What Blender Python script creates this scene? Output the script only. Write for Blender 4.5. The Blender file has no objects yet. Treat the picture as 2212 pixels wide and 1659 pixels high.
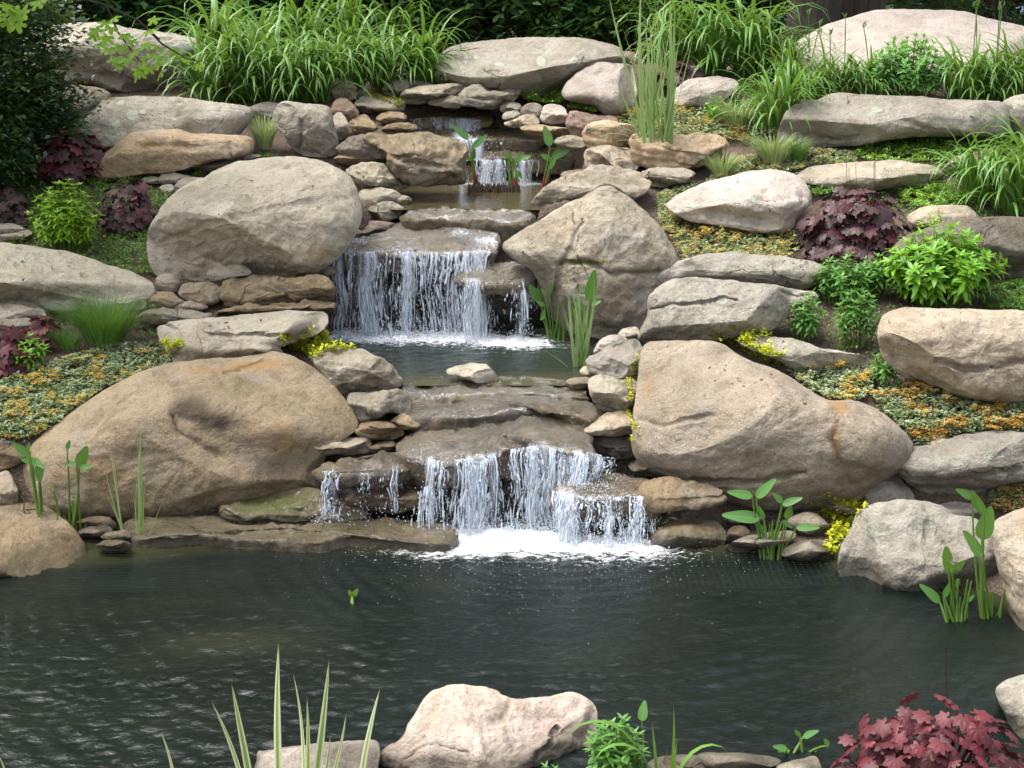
import bpy, math, random
import numpy as np
from mathutils import Vector, Euler, Matrix, noise as mnoise
from mathutils.bvhtree import BVHTree

random.seed(7)
rng = np.random.default_rng(11)
S = bpy.context.scene
COL = S.collection
R = math.radians

# ---------------------------------------------------------------- camera, sky, sun
# The photograph measured on a 2212 x 1659 sheet: focal length 3039, eye level at row 50.
W2, H2, FOC = 1106.0, 829.5, 3039.0
EYE = np.array([0.0, 0.0, 3.25])
PITCH = math.atan((H2 - 50) / FOC)
cam_d = bpy.data.cameras.new('camera')
cam = bpy.data.objects.new('camera', cam_d)
COL.objects.link(cam)
cam.location = EYE
cam.rotation_euler = (R(90) - PITCH, 0, 0)
cam_d.sensor_width = 36
cam_d.lens = FOC / 2212 * 36
cam_d.clip_start = 0.1
cam_d.clip_end = 9000
S.camera = cam

SUN_EL, SUN_AZ = R(66), R(-85)       # azimuth measured from +Y (away from camera) towards +X
wld = bpy.data.worlds.new('World')
S.world = wld
wld.use_nodes = True
nt = wld.node_tree
bg = nt.nodes['Background']
sky = nt.nodes.new('ShaderNodeTexSky')
sky.sky_type = 'NISHITA'
sky.sun_disc = False
sky.sun_elevation = SUN_EL
sky.sun_rotation = SUN_AZ
sky.air_density = 1.0
sky.dust_density = 6.0
sky.ozone_density = 1.0
haze = nt.nodes.new('ShaderNodeHueSaturation')      # thin white cloud: a paler sky
haze.inputs['Saturation'].default_value = .42
nt.links.new(sky.outputs[0], haze.inputs['Color'])
nt.links.new(haze.outputs[0], bg.inputs[0])
bg.inputs[1].default_value = 0.15
sun_d = bpy.data.lights.new('sun', 'SUN')
sun = bpy.data.objects.new('sun', sun_d)
COL.objects.link(sun)
sun_d.energy = 1.0
sun_d.angle = R(35)
sun_d.color = (1.0, 0.95, 0.87)
sdir = Vector((math.cos(SUN_EL) * math.sin(SUN_AZ), math.cos(SUN_EL) * math.cos(SUN_AZ), math.sin(SUN_EL)))
sun.rotation_euler = sdir.to_track_quat('Z', 'Y').to_euler()
S.view_settings.view_transform = 'Standard'
S.view_settings.look = 'None'
S.view_settings.gamma = 1
S.view_settings.exposure = 1.5
S.view_settings.use_curve_mapping = False
S.render.engine = 'CYCLES'
S.cycles.max_bounces = 8
S.cycles.transparent_max_bounces = 24

# ---------------------------------------------------------------- measuring helpers
CP, SP = math.cos(PITCH), math.sin(PITCH)
FWD = np.array([0, CP, -SP])
UPV = np.array([0, SP, CP])


def ray(x, y):                       # direction through a point of the sheet, 1 along the view axis
    u, v = (x - W2) / FOC, (H2 - y) / FOC
    return np.array([u, CP + v * SP, -SP + v * CP])


def ground(Y):                       # the bank in section: pond, steep stone edge, planted slope, plateau
    if Y < 8.85: return 0.0
    if Y < 9.25: return 0.5345 * (Y - 8.85) / 0.4
    if Y < 15.8: return 0.45 + 0.338 * (Y - 9.0)
    return 2.748 + 0.012 * (Y - 15.8)


def gpt(x, y, h=0.0):
    r = ray(x, y)
    lo, hi = 3.0, 40.0
    for _ in range(40):
        m = (lo + hi) / 2
        k = m / r[1]
        if EYE[2] + k * r[2] > ground(m) + h: lo = m
        else: hi = m
    return EYE + r * (lo / r[1])


def on_z(x, y, z):
    r = ray(x, y)
    return EYE + r * ((z - EYE[2]) / r[2])


def at_y(x, y, Y):
    r = ray(x, y)
    return EYE + r * (Y / r[1])


# zoom windows used while measuring -> sheet
WIN = {'A': (0, 0, .33594), 'B': (734.45, 0, .33594), 'C': (1468.9, 0, .33594), 'D': (0, 553, .33594),
       'E': (734.45, 553, .33594), 'F': (1468.9, 553, .33594), 'G': (0, 1106, .5), 'H': (1106, 1106, .5), 'W': (0, 0, 1)}


def win(k, pts):
    a, b, s = WIN[k]
    return [(a + x * s, b + y * s) for x, y in pts]


# ---------------------------------------------------------------- noise
_perm = rng.permutation(256)
_perm = np.concatenate([_perm, _perm, _perm])
_gr = np.array([[1, 1, 0], [-1, 1, 0], [1, -1, 0], [-1, -1, 0], [1, 0, 1], [-1, 0, 1], [1, 0, -1], [-1, 0, -1],
                [0, 1, 1], [0, -1, 1], [0, 1, -1], [0, -1, -1]], float)


def perlin(P):
    P = np.asarray(P, float)
    i = np.floor(P).astype(int)
    f = P - i
    i &= 255
    u = f * f * f * (f * (f * 6 - 15) + 10)
    out = 0
    for dx in (0, 1):
        for dy in (0, 1):
            for dz in (0, 1):
                h = _perm[_perm[_perm[i[..., 0] + dx] + i[..., 1] + dy] + i[..., 2] + dz] % 12
                g = _gr[h]
                d = g[..., 0] * (f[..., 0] - dx) + g[..., 1] * (f[..., 1] - dy) + g[..., 2] * (f[..., 2] - dz)
                w = (u[..., 0] if dx else 1 - u[..., 0]) * (u[..., 1] if dy else 1 - u[..., 1]) * (u[..., 2] if dz else 1 - u[..., 2])
                out = out + d * w
    return out


def pn(x, y, z):                     # one value, quickly
    return mnoise.noise((x, y, z))


def fbm(P, octv=4, gain=.5):
    a, s, o = 1.0, 1.0, 0
    for k in range(octv):
        o = o + a * perlin(P * s + k * 17.3)
        a *= gain
        s *= 2.03
    return o


def sstep(x, a, b):
    t = np.clip((x - a) / (b - a), 0, 1)
    return t * t * (3 - 2 * t)


# ---------------------------------------------------------------- mesh helpers
def mesh_of(name, V, F, mat, smooth=True, attrs=None):
    me = bpy.data.meshes.new(name)
    V = np.asarray(V, float)
    if isinstance(F, np.ndarray):
        n, k = F.shape
        me.vertices.add(len(V))
        me.vertices.foreach_set('co', V.ravel())
        me.loops.add(n * k)
        me.loops.foreach_set('vertex_index', F.ravel().astype(np.int32))
        me.polygons.add(n)
        me.polygons.foreach_set('loop_start', np.arange(0, n * k, k, dtype=np.int32))
        me.update(calc_edges=True)
        me.validate()
    else:
        me.from_pydata([tuple(v) for v in V], [], F)
    for k, a in (attrs or {}).items():
        a = np.asarray(a, float)
        if a.ndim == 2:
            me.attributes.new(k, 'FLOAT_VECTOR', 'POINT').data.foreach_set('vector', a.ravel())
        else:
            me.attributes.new(k, 'FLOAT', 'POINT').data.foreach_set('value', a)
    if mat is not None: me.materials.append(mat)
    if smooth: me.polygons.foreach_set('use_smooth', np.ones(len(me.polygons), bool))
    me.update()
    return me


def link(name, me, parent=None, loc=(0, 0, 0)):
    o = bpy.data.objects.new(name, me)
    COL.objects.link(o)
    o.location = loc
    if parent is not None: o.parent = parent
    return o


def tag(o, label=None, cat=None, group=None, kind=None):
    if label: o['label'] = label
    if cat: o['category'] = cat
    if group: o['group'] = group
    if kind: o['kind'] = kind
    return o


def empty(name, loc):
    o = bpy.data.objects.new(name, None)
    o.empty_display_size = .1
    COL.objects.link(o)
    o.location = loc
    return o


def grid_faces(nu, nv):
    i = np.arange(nu - 1)[:, None] * nv + np.arange(nv - 1)[None, :]
    return np.stack([i, i + nv, i + nv + 1, i + 1], -1).reshape(-1, 4)


# ---------------------------------------------------------------- materials
class NT:
    def __init__(s, name):
        s.m = bpy.data.materials.new(name)
        s.m.use_nodes = True
        s.t = s.m.node_tree
        s.t.nodes.clear()
        s.out = s.t.nodes.new('ShaderNodeOutputMaterial')

    def n(s, typ, ins=None, **kw):
        nd = s.t.nodes.new('ShaderNode' + typ)
        for k, v in kw.items(): setattr(nd, k, v)
        for k, v in (ins or {}).items():
            sock = nd.inputs[k]
            if hasattr(v, 'bl_idname') and v.bl_idname.startswith('NodeSocket'): s.t.links.new(v, sock)
            elif hasattr(v, 'outputs'): s.t.links.new(v.outputs[0], sock)
            else: sock.default_value = v
        return nd

    def mix(s, fac, a, b, mode='MIX'):
        nd = s.t.nodes.new('ShaderNodeMix')
        nd.data_type = 'RGBA'
        nd.blend_type = mode
        for i, v in ((0, fac), (6, a), (7, b)):
            if hasattr(v, 'outputs'): s.t.links.new(v.outputs[2] if v.bl_idname == 'ShaderNodeMix' else v.outputs[0], nd.inputs[i])
            elif hasattr(v, 'is_linked'): s.t.links.new(v, nd.inputs[i])
            else: nd.inputs[i].default_value = v if i == 0 else tuple(v) + (1,)
        return nd.outputs[2]

    def math(s, op, a, b=None, c=None, clamp=False):
        nd = s.t.nodes.new('ShaderNodeMath')
        nd.operation = op
        nd.use_clamp = clamp
        for i, v in enumerate((a, b, c)):
            if v is None: continue
            if hasattr(v, 'outputs'): s.t.links.new(v.outputs[0], nd.inputs[i])
            elif hasattr(v, 'is_linked'): s.t.links.new(v, nd.inputs[i])
            else: nd.inputs[i].default_value = v
        return nd.outputs[0]

    def ss(s, v, a, b):
        nd = s.n('MapRange', {'Value': v, 'From Min': a, 'From Max': b}, interpolation_type='SMOOTHSTEP')
        return nd.outputs[0]

    def noise(s, vec, scale, detail=4, rough=.55, dist=0):
        return s.n('TexNoise', {'Vector': vec, 'Scale': scale, 'Detail': detail, 'Roughness': rough, 'Distortion': dist}).outputs[0]

    def attr(s, name):
        return s.n('Attribute', attribute_name=name).outputs['Fac']

    def done(s, sh):
        s.t.links.new(sh.outputs[0], s.out.inputs[0])
        return s.m


def rock_mat(name, a, b, c, lichen=.12, wet=0.0, rust=.25, bump=1.0, moss_base=0.0, grain=1.0, age=.5, veins=1.0):
    m = NT(name)
    tc = m.n('TexCoord').outputs['Object']
    rnd = m.n('ObjectInfo').outputs['Random']
    off = m.n('VectorMath', {0: tc, 1: m.n('CombineXYZ', {0: m.math('MULTIPLY', rnd, 37.), 1: m.math('MULTIPLY', rnd, 71.), 2: m.math('MULTIPLY', rnd, 13.)}).outputs[0]}, operation='ADD').outputs[0]
    n1 = m.noise(off, 1.7, 6, .6, .6)
    n2 = m.noise(off, 6, 8, .65, .3)
    n3 = m.noise(off, 26, 8, .7)
    sp = m.noise(off, 85, 5, .75)
    col = m.mix(m.ss(n1, .36, .64), a, b)
    col = m.mix(m.math('MULTIPLY', m.ss(n2, .45, .75), .6), col, c)
    n6 = m.noise(off, 3.4, 7, .68, .8)
    col = m.mix(m.math('MULTIPLY', m.ss(n6, .50, .64), .3 + .35 * age), col, tuple(x * y for x, y in zip(b, (.62, .62, .58))))
    n7 = m.noise(off, 1.3, 6, .7, 1.5)
    col = m.mix(m.math('MULTIPLY', m.ss(n7, .52, .66), .5 * age), col, (.17, .15, .075))
    n8 = m.noise(off, 2.1, 5, .6, .5)
    col = m.mix(m.math('MULTIPLY', m.ss(n8, .50, .66), .38), col, (.36, .325, .30))
    run = m.noise(m.n('VectorMath', {0: off, 1: (5.5, 5.5, .8)}, operation='MULTIPLY').outputs[0], 1, 5, .6, .4)
    col = m.mix(m.math('MULTIPLY', m.ss(run, .54, .70), .42), col, tuple(x * .5 for x in b))
    # iron staining
    n4 = m.noise(off, 2.6, 5, .6, 1.2)
    col = m.mix(m.math('MULTIPLY', m.ss(n4, .52, .72), rust), col, (.33, .19, .085))
    # feldspar / mica grain
    col = m.mix(m.math('MULTIPLY', m.ss(sp, .54, .72), .75 * grain), col, tuple(min(.7, x * 1.75) for x in a))
    col = m.mix(m.math('MULTIPLY', m.ss(sp, .46, .30), .8 * grain), col, tuple(x * .34 for x in b))
    col = m.mix(m.math('MULTIPLY', m.ss(n3, .45, .28), .75), col, tuple(x * .42 for x in b))
    # crusts of lichen: scattered, plus the ones placed by hand (attribute)
    n5 = m.noise(off, 7, 7, .72, .4)
    li = m.math('MULTIPLY', m.ss(n5, .60, .66), min(1, lichen * 3))
    gap = m.ss(n3, .36, .5)
    li = m.math('MULTIPLY', li, gap)
    hand = m.ss(m.math('ADD', m.attr('lich'), m.math('MULTIPLY', m.math('SUBTRACT', n3, .5), 1.3)), .5, .62)
    li = m.math('MAXIMUM', li, m.math('MULTIPLY', hand, .9))
    col = m.mix(li, col, (.40, .415, .34))
    st = m.ss(m.math('ADD', m.attr('dark_patch'), m.math('MULTIPLY', m.math('SUBTRACT', n2, .5), .8)), .2, .95)  # dark brown patches placed by hand, many in hollows, cracks and lower faces
    col = m.mix(m.math('MULTIPLY', st, .8), col, (.075, .058, .045))
    ro = m.ss(m.math('ADD', m.attr('rust'), m.math('MULTIPLY', m.math('SUBTRACT', n2, .5), .8)), .25, .9)
    col = m.mix(m.math('MULTIPLY', ro, .75), col, (.36, .215, .085))
    ms = m.ss(m.math('ADD', m.math('ADD', m.attr('moss'), moss_base), m.math('MULTIPLY', m.math('SUBTRACT', n3, .5), 1.1)), .35, .75)
    col = m.mix(ms, col, (.10, .115, .022))
    # hairline fractures
    dis = m.n('VectorMath', {0: off, 1: m.n('VectorMath', {0: m.n('TexNoise', {'Vector': off, 'Scale': 1.6, 'Detail': 3., 'Roughness': .5}).outputs['Color'], 1: (.6, .6, .6)}, operation='MULTIPLY').outputs[0]}, operation='ADD').outputs[0]
    vo = m.n('TexVoronoi', {'Vector': m.n('VectorMath', {0: dis, 1: (1., 1., 1.9)}, operation='MULTIPLY').outputs[0], 'Scale': .62}, feature='DISTANCE_TO_EDGE').outputs['Distance']
    crk = m.math('MULTIPLY', m.math('MULTIPLY', m.ss(vo, .006, .001), m.ss(n1, .46, .58)), veins)
    col = m.mix(m.math('MULTIPLY', crk, .4), col, (.05, .04, .03))
    # the dark wet band where stone stands in the pond
    zz = m.n('SeparateXYZ', {0: m.n('NewGeometry').outputs['Position']}).outputs[2]
    band = m.ss(m.math('ADD', zz, m.math('MULTIPLY', n2, -.16)), .07, -.03)
    col = m.mix(m.math('MULTIPLY', band, .72), col, (.045, .04, .022))
    # per stone tone
    tone = m.math('MULTIPLY_ADD', rnd, .34, .83)
    col = m.mix(1.0, col, m.n('CombineColor', {0: tone, 1: tone, 2: tone}), 'MULTIPLY')
    b1 = m.math('ADD', m.math('MULTIPLY', n3, 1.5), m.math('ADD', m.math('MULTIPLY', sp, .45), m.math('MULTIPLY', n2, 1.6)))
    b1 = m.math('ADD', b1, m.math('MULTIPLY', li, .25))
    b1 = m.math('SUBTRACT', b1, m.math('MULTIPLY', crk, 2.2))
    bp = m.n('Bump', {'Strength': min(1, .9 * bump), 'Distance': .026, 'Height': b1})
    sh = m.n('BsdfPrincipled', {'Base Color': col, 'Roughness': m.math('MULTIPLY_ADD', band, -.55 + .5 * wet, .9 - .72 * wet), 'Normal': bp})
    if wet:
        sh.inputs['Coat Weight'].default_value = wet * .35
        sh.inputs['Coat Roughness'].default_value = .08
    else:
        sh.inputs['Specular IOR Level'].default_value = .25
    return m.done(sh)


TONE = {
    'tan': rock_mat('tan granite', (.46, .385, .29), (.35, .29, .215), (.51, .45, .36), .11, age=.45, veins=0.0),
    'warm': rock_mat('warm brown granite', (.36, .285, .185), (.27, .21, .135), (.36, .30, .20), .03, rust=.25, age=.9, veins=0.0),
    'pale': rock_mat('pale granite', (.50, .445, .345), (.40, .35, .265), (.55, .50, .41), .14, rust=.15, age=.4, veins=.25),
    'grey': rock_mat('grey granite', (.37, .34, .28), (.28, .25, .20), (.43, .40, .34), .12, rust=.10, age=.4),
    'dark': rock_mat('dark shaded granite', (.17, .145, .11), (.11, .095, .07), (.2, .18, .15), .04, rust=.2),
    'pink': rock_mat('pink granite', (.49, .425, .37), (.40, .345, .295), (.54, .485, .43), .13, rust=.08, age=.15, veins=0.0),
    'peach': rock_mat('peach granite', (.64, .53, .44), (.54, .44, .36), (.68, .60, .53), .03, rust=.25, age=.1, veins=0.0),
    'orange': rock_mat('rusty sandstone', (.46, .345, .225), (.34, .24, .145), (.50, .42, .31), .03, rust=.5, age=.3, veins=0.0),
    'red': rock_mat('red brown stone', (.33, .235, .185), (.24, .17, .13), (.38, .30, .25), .05),
    'lichen': rock_mat('lichen grey granite', (.41, .385, .32), (.30, .275, .22), (.50, .47, .41), .30, rust=.12, bump=1.5, age=.25),
    'slate': rock_mat('grey layered stone', (.41, .365, .285), (.28, .245, .18), (.48, .44, .36), .12, rust=.25, bump=1.4, age=.5),
    'brownslab': rock_mat('brown layered stone', (.32, .245, .145), (.20, .15, .09), (.40, .32, .22), .05, rust=.45, bump=1.5, age=.8),
    'wet': rock_mat('wet stone', (.18, .135, .08), (.085, .065, .04), (.24, .19, .12), .0, wet=.65, rust=.3, bump=1.6, age=.8),
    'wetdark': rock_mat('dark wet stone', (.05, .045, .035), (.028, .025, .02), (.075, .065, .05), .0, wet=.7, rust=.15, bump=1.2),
    'wetmoss': rock_mat('wet mossy stone', (.23, .18, .10), (.13, .105, .055), (.27, .22, .14), .0, wet=.45, rust=.4, moss_base=.27),
}


def leaf_mat(name, c1, c2, edge=None, edge_at=(.45, .8), gloss=.4, trans=.35, vein=None, tip=None):
    m = NT(name)
    r = m.math('FRACT', m.math('ADD', m.attr('rnd'), m.n('ObjectInfo').outputs['Random']))
    n = m.noise(m.n('TexCoord').outputs['Object'], 9, 3)
    col = m.mix(m.math('ADD', m.math('MULTIPLY', r, .8), m.math('MULTIPLY', n, .3), clamp=True), c1, c2)
    ac = m.math('ABSOLUTE', m.attr('across'))
    if vein: col = m.mix(m.math('MULTIPLY', m.ss(ac, .22, .0), .6), col, vein)
    if edge: col = m.mix(m.ss(m.math('ADD', ac, m.math('MULTIPLY', m.math('SUBTRACT', r, .5), .25)), *edge_at), col, edge)
    if tip: col = m.mix(m.ss(m.attr('along'), .93, 1.0), col, tip)
    p = m.n('BsdfPrincipled', {'Base Color': col, 'Roughness': .65 - gloss * .45, 'Specular IOR Level': .25 + gloss * .5})
    t = m.n('BsdfTranslucent', {'Color': m.mix(.5, col, (.30, .42, .04) if c1[1] > c1[0] else c2)})
    return m.done(m.n('MixShader', {0: trans, 1: p, 2: t}))


LEAF = {
    'daylily': leaf_mat('daylily leaf', (.06, .16, .025), (.14, .29, .055), gloss=.5, vein=(.13, .27, .06), trans=.3),
    'dry': leaf_mat('yellowed leaf', (.30, .22, .05), (.42, .34, .10)),
    'litter': leaf_mat('fallen leaf', (.07, .042, .022), (.20, .13, .07), gloss=.1),
    'iris': leaf_mat('iris leaf', (.09, .21, .03), (.14, .30, .05), gloss=.45),
    'variegated': leaf_mat('striped iris leaf', (.17, .29, .10), (.26, .38, .15), edge=(.72, .74, .46), edge_at=(.2, .6), tip=(.2, .12, .03)),
    'reed': leaf_mat('reed leaf', (.16, .29, .10), (.27, .42, .16), edge=(.36, .45, .20), edge_at=(.5, .9)),
    'pickerel': leaf_mat('water plant leaf', (.05, .17, .032), (.10, .26, .05), gloss=.7, vein=(.12, .28, .06)),
    'stem': leaf_mat('green stem', (.10, .20, .03), (.16, .29, .05)),
    'redstem': leaf_mat('red stem', (.26, .04, .035), (.30, .10, .05)),
    'lime': leaf_mat('lime shrub leaf', (.14, .31, .012), (.27, .46, .03), gloss=.5, vein=(.22, .40, .06)),
    'shrub': leaf_mat('bright shrub leaf', (.08, .24, .014), (.19, .42, .03), gloss=.5, vein=(.24, .46, .06)),
    'mid': leaf_mat('mid green leaf', (.07, .20, .035), (.13, .30, .065), gloss=.4),
    'sedum': leaf_mat('sedum leaf', (.11, .29, .07), (.20, .42, .11), gloss=.3),
    'evergreen': leaf_mat('evergreen leaf', (.016, .048, .02), (.045, .105, .04), gloss=.5, trans=.2),
    'hedge': leaf_mat('hedge leaf', (.028, .085, .028), (.075, .18, .052), gloss=.45, trans=.25),
    'bluegreen': leaf_mat('bluish needle', (.02, .06, .035), (.05, .11, .06), gloss=.4, trans=.2),
    'maple': leaf_mat('maple leaf', (.15, .33, .012), (.27, .46, .03), trans=.5),
    'cover': leaf_mat('ground cover leaf', (.065, .175, .035), (.15, .32, .06), gloss=.4),
    'covervar': leaf_mat('cream edged leaf', (.045, .115, .035), (.09, .18, .06), edge=(.56, .60, .40), edge_at=(.35, .85), gloss=.35),
    'coverbright': leaf_mat('bright ground cover leaf', (.15, .34, .035), (.28, .48, .08), gloss=.35),
    'jenny': leaf_mat('golden creeper leaf', (.45, .52, .015), (.66, .64, .04), gloss=.3),
    'flower': leaf_mat('orange yellow floret', (.50, .25, .04), (.58, .45, .08), gloss=.1, trans=.25),
    'flowerred': leaf_mat('rusty floret', (.36, .15, .035), (.52, .36, .075), gloss=.1, trans=.25),
    'heuchera': leaf_mat('maroon leaf', (.05, .008, .013), (.135, .022, .028), gloss=.28, trans=.12, vein=(.05, .008, .012)),
    'purple': leaf_mat('dark purple leaf', (.030, .013, .014), (.080, .037, .037), gloss=.3, trans=.12, vein=(.05, .02, .024)),
    'burgundy': leaf_mat('burgundy leaf', (.055, .014, .02), (.14, .032, .038), gloss=.3, trans=.2),
    'finegrass': leaf_mat('fine grass', (.05, .14, .025), (.11, .24, .05), gloss=.3),
    'palegrass': leaf_mat('pale striped grass', (.20, .30, .11), (.42, .47, .24), gloss=.3),
    'moss': leaf_mat('moss', (.17, .19, .015), (.30, .30, .03), gloss=.1),
}


def bark_mat():
    m = NT('bark')
    tc = m.n('TexCoord').outputs['Object']
    v = m.n('VectorMath', {0: tc, 1: (1, 1, .18)}, operation='MULTIPLY').outputs[0]
    n = m.noise(v, 14, 8, .7, .5)
    col = m.mix(m.ss(n, .3, .7), (.018, .014, .011), (.06, .047, .037))
    bp = m.n('Bump', {'Strength': 1., 'Distance': .05, 'Height': n})
    return m.done(m.n('BsdfPrincipled', {'Base Color': col, 'Roughness': .95, 'Normal': bp}))


BARK = bark_mat()


def soil_mat():
    m = NT('mulch')
    tc = m.n('TexCoord').outputs['Object']
    n = m.noise(tc, 3, 6, .6)
    ch = m.n('TexVoronoi', {'Vector': m.n('VectorMath', {0: tc, 1: (1, .55, 1)}, operation='MULTIPLY').outputs[0], 'Scale': 55., 'Randomness': 1.})
    f = m.noise(tc, 60, 6, .7, 1.0)
    col = m.mix(m.ss(n, .35, .65), (.10, .068, .047), (.16, .115, .08))
    col = m.mix(.65, col, m.mix(m.ss(f, .35, .68), (.035, .024, .018), (.24, .18, .135)))
    bp = m.n('Bump', {'Strength': .9, 'Distance': .03, 'Height': m.math('ADD', f, ch.outputs['Distance'])})
    return m.done(m.n('BsdfPrincipled', {'Base Color': col, 'Roughness': .95, 'Normal': bp}))


def water_mat(name, deep, shallow, bump=.25, scale=1.0):
    m = NT(name)
    tc = m.n('TexCoord').outputs['Object']
    v = m.n('VectorMath', {0: tc, 1: (1., 1.5, 1)}, operation='MULTIPLY').outputs[0]
    n1 = m.noise(v, 22 * scale, 4, .6, .4)
    n2 = m.noise(v, 70 * scale, 3, .6)
    big = m.noise(tc, 1.1, 3, .5)
    sh_ = m.math('MAXIMUM', m.attr('shallow'), 0.0)
    col = m.mix(m.ss(big, .4, .62), deep, tuple(x * 1.35 for x in deep))
    col = m.mix(sh_, col, shallow)
    fn = m.n('VectorMath', {0: tc, 1: (.85, 1.9, 1)}, operation='MULTIPLY').outputs[0]
    f1 = m.noise(fn, 13, 7, .72, .5)
    f2 = m.noise(fn, 48, 3, .6, .6)
    fo = m.math('ADD', m.attr('foam'), m.math('MULTIPLY', m.math('SUBTRACT', m.math('ADD', m.math('MULTIPLY', f1, .6), m.math('MULTIPLY', f2, .4)), .5), 2.7))
    fm = m.ss(fo, .40, .78)
    bp = m.n('Bump', {'Strength': bump, 'Distance': .012, 'Height': m.math('ADD', m.math('ADD', n1, m.math('MULTIPLY', n2, .35)), m.math('MULTIPLY', fm, 1.2))})
    w = m.n('BsdfPrincipled', {'Base Color': col, 'Roughness': .035, 'IOR': 1.33, 'Specular IOR Level': .5, 'Normal': bp})
    w.inputs['Coat Weight'].default_value = .0
    foam = m.n('BsdfPrincipled', {'Base Color': (.66, .69, .72, 1), 'Roughness': .55, 'Normal': bp, 'Subsurface Weight': .3, 'Subsurface Scale': .02})
    return m.done(m.n('MixShader', {0: fm, 1: w, 2: foam}))


def sheet_mat():
    m = NT('falling water film')
    fl = m.n('Attribute', attribute_name='flow').outputs['Vector']
    dens = m.attr('dens')
    v1 = m.n('VectorMath', {0: fl, 1: (42, 3.2, 1)}, operation='MULTIPLY').outputs[0]
    v2 = m.n('VectorMath', {0: fl, 1: (150, 14, 1)}, operation='MULTIPLY').outputs[0]
    n1 = m.noise(v1, 1, 4, .65, .8)
    n2 = m.noise(v2, 1, 4, .7, .5)
    a = m.math('ADD', m.math('MULTIPLY', n1, .62), m.math('MULTIPLY', n2, .38))
    a = m.ss(m.math('ADD', a, m.math('MULTIPLY', m.math('SUBTRACT', dens, .5), .5)), .47, .70)
    sh = m.n('BsdfPrincipled', {'Base Color': (.60, .66, .75, 1), 'Roughness': .18, 'Specular IOR Level': .6})
    bp = m.n('Bump', {'Strength': .5, 'Distance': .01, 'Height': n2})
    m.t.links.new(bp.outputs[0], sh.inputs['Normal'])
    tr = m.n('BsdfTransparent')
    return m.done(m.n('MixShader', {0: m.math('MULTIPLY', a, .40), 1: tr, 2: sh}))


def drop_mat(name='white water', fac=.6):
    m = NT(name)
    sh = m.n('BsdfPrincipled', {'Base Color': (.68, .74, .82, 1), 'Roughness': .12, 'Specular IOR Level': .8, 'Subsurface Weight': .2, 'Subsurface Scale': .02})
    gl = m.n('BsdfGlass', {'IOR': 1.33, 'Roughness': .02, 'Color': (.95, .97, 1, 1)})
    return m.done(m.n('MixShader', {0: fac, 1: gl, 2: sh}))


def film_mat():
    m = NT('thin running water')
    tc = m.n('TexCoord').outputs['Object']
    st = m.n('VectorMath', {0: tc, 1: (1.7, .55, 1)}, operation='MULTIPLY').outputs[0]
    n = m.noise(st, 48, 7, .8, 1.4)
    n2 = m.noise(st, 11, 4, .6, .8)
    fo = m.ss(m.math('ADD', n, m.math('MULTIPLY', m.math('SUBTRACT', m.attr('foam'), .5), .9)), .585, .70)
    bp = m.n('Bump', {'Strength': .9, 'Distance': .02, 'Height': m.math('ADD', n, m.math('MULTIPLY', n2, 1.5))})
    gl = m.n('BsdfGlossy', {'Color': (.95, .97, 1, 1), 'Roughness': .08, 'Normal': bp})
    tr = m.n('BsdfTransparent', {'Color': (.88, .84, .74, 1)})
    fr = m.n('Fresnel', {'IOR': 1.33, 'Normal': bp})
    base = m.n('MixShader', {0: m.math('MINIMUM', m.math('MULTIPLY', fr.outputs[0], 1.2), .26), 1: tr, 2: gl})
    wh = m.n('BsdfPrincipled', {'Base Color': (.82, .85, .9, 1), 'Roughness': .3, 'Normal': bp})
    return m.done(m.n('MixShader', {0: m.math('MULTIPLY', fo, .8), 1: base, 2: wh}))


def plain_mat(name, c, rough=.8):
    m = NT(name)
    return m.done(m.n('BsdfPrincipled', {'Base Color': tuple(c) + (1,), 'Roughness': rough}))

# ================================================================ THE LIE OF THE LAND
Z_MID, Z_TOP = .74, 1.68             # water levels of the two upper pools (the pond is 0)
CH = np.array([  # Y, left edge, right edge, floor
    (8.3, -1.0, 1.1, -.5), (9.15, -.95, 1.05, -.45), (9.22, -.85, .85, .30), (9.5, -.8, .5, .5), (9.72, -.95, .6, .45),
    (11.0, -1.5, 1.15, .42), (11.85, -1.45, .9, .45), (11.92, -1.4, .25, 1.2), (12.05, -1.2, .15, 1.42), (12.3, -1.1, .3, 1.4),
    (14.4, -1.15, .75, 1.4), (14.5, -1.15, .75, 1.7), (14.8, -1.1, .7, 1.95), (15.05, -1.0, .6, 2.12), (15.4, -.5, .3, 2.45)])
SHORE = np.array([(-9, 8.3), (-3.2, 8.25), (-2.4, 8.4), (-1.9, 8.6), (1.6, 8.5), (2.0, 8.3), (2.6, 8.0), (3.0, 7.4), (3.4, 6.5), (4.2, 5.6), (9, 5.5)])


def gvec(Y):
    return np.interp(Y, [-50, 8.85, 9.25, 15.8, 30, 4000], [0, 0, .5345, 2.748, 2.9, 3.0])


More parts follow.
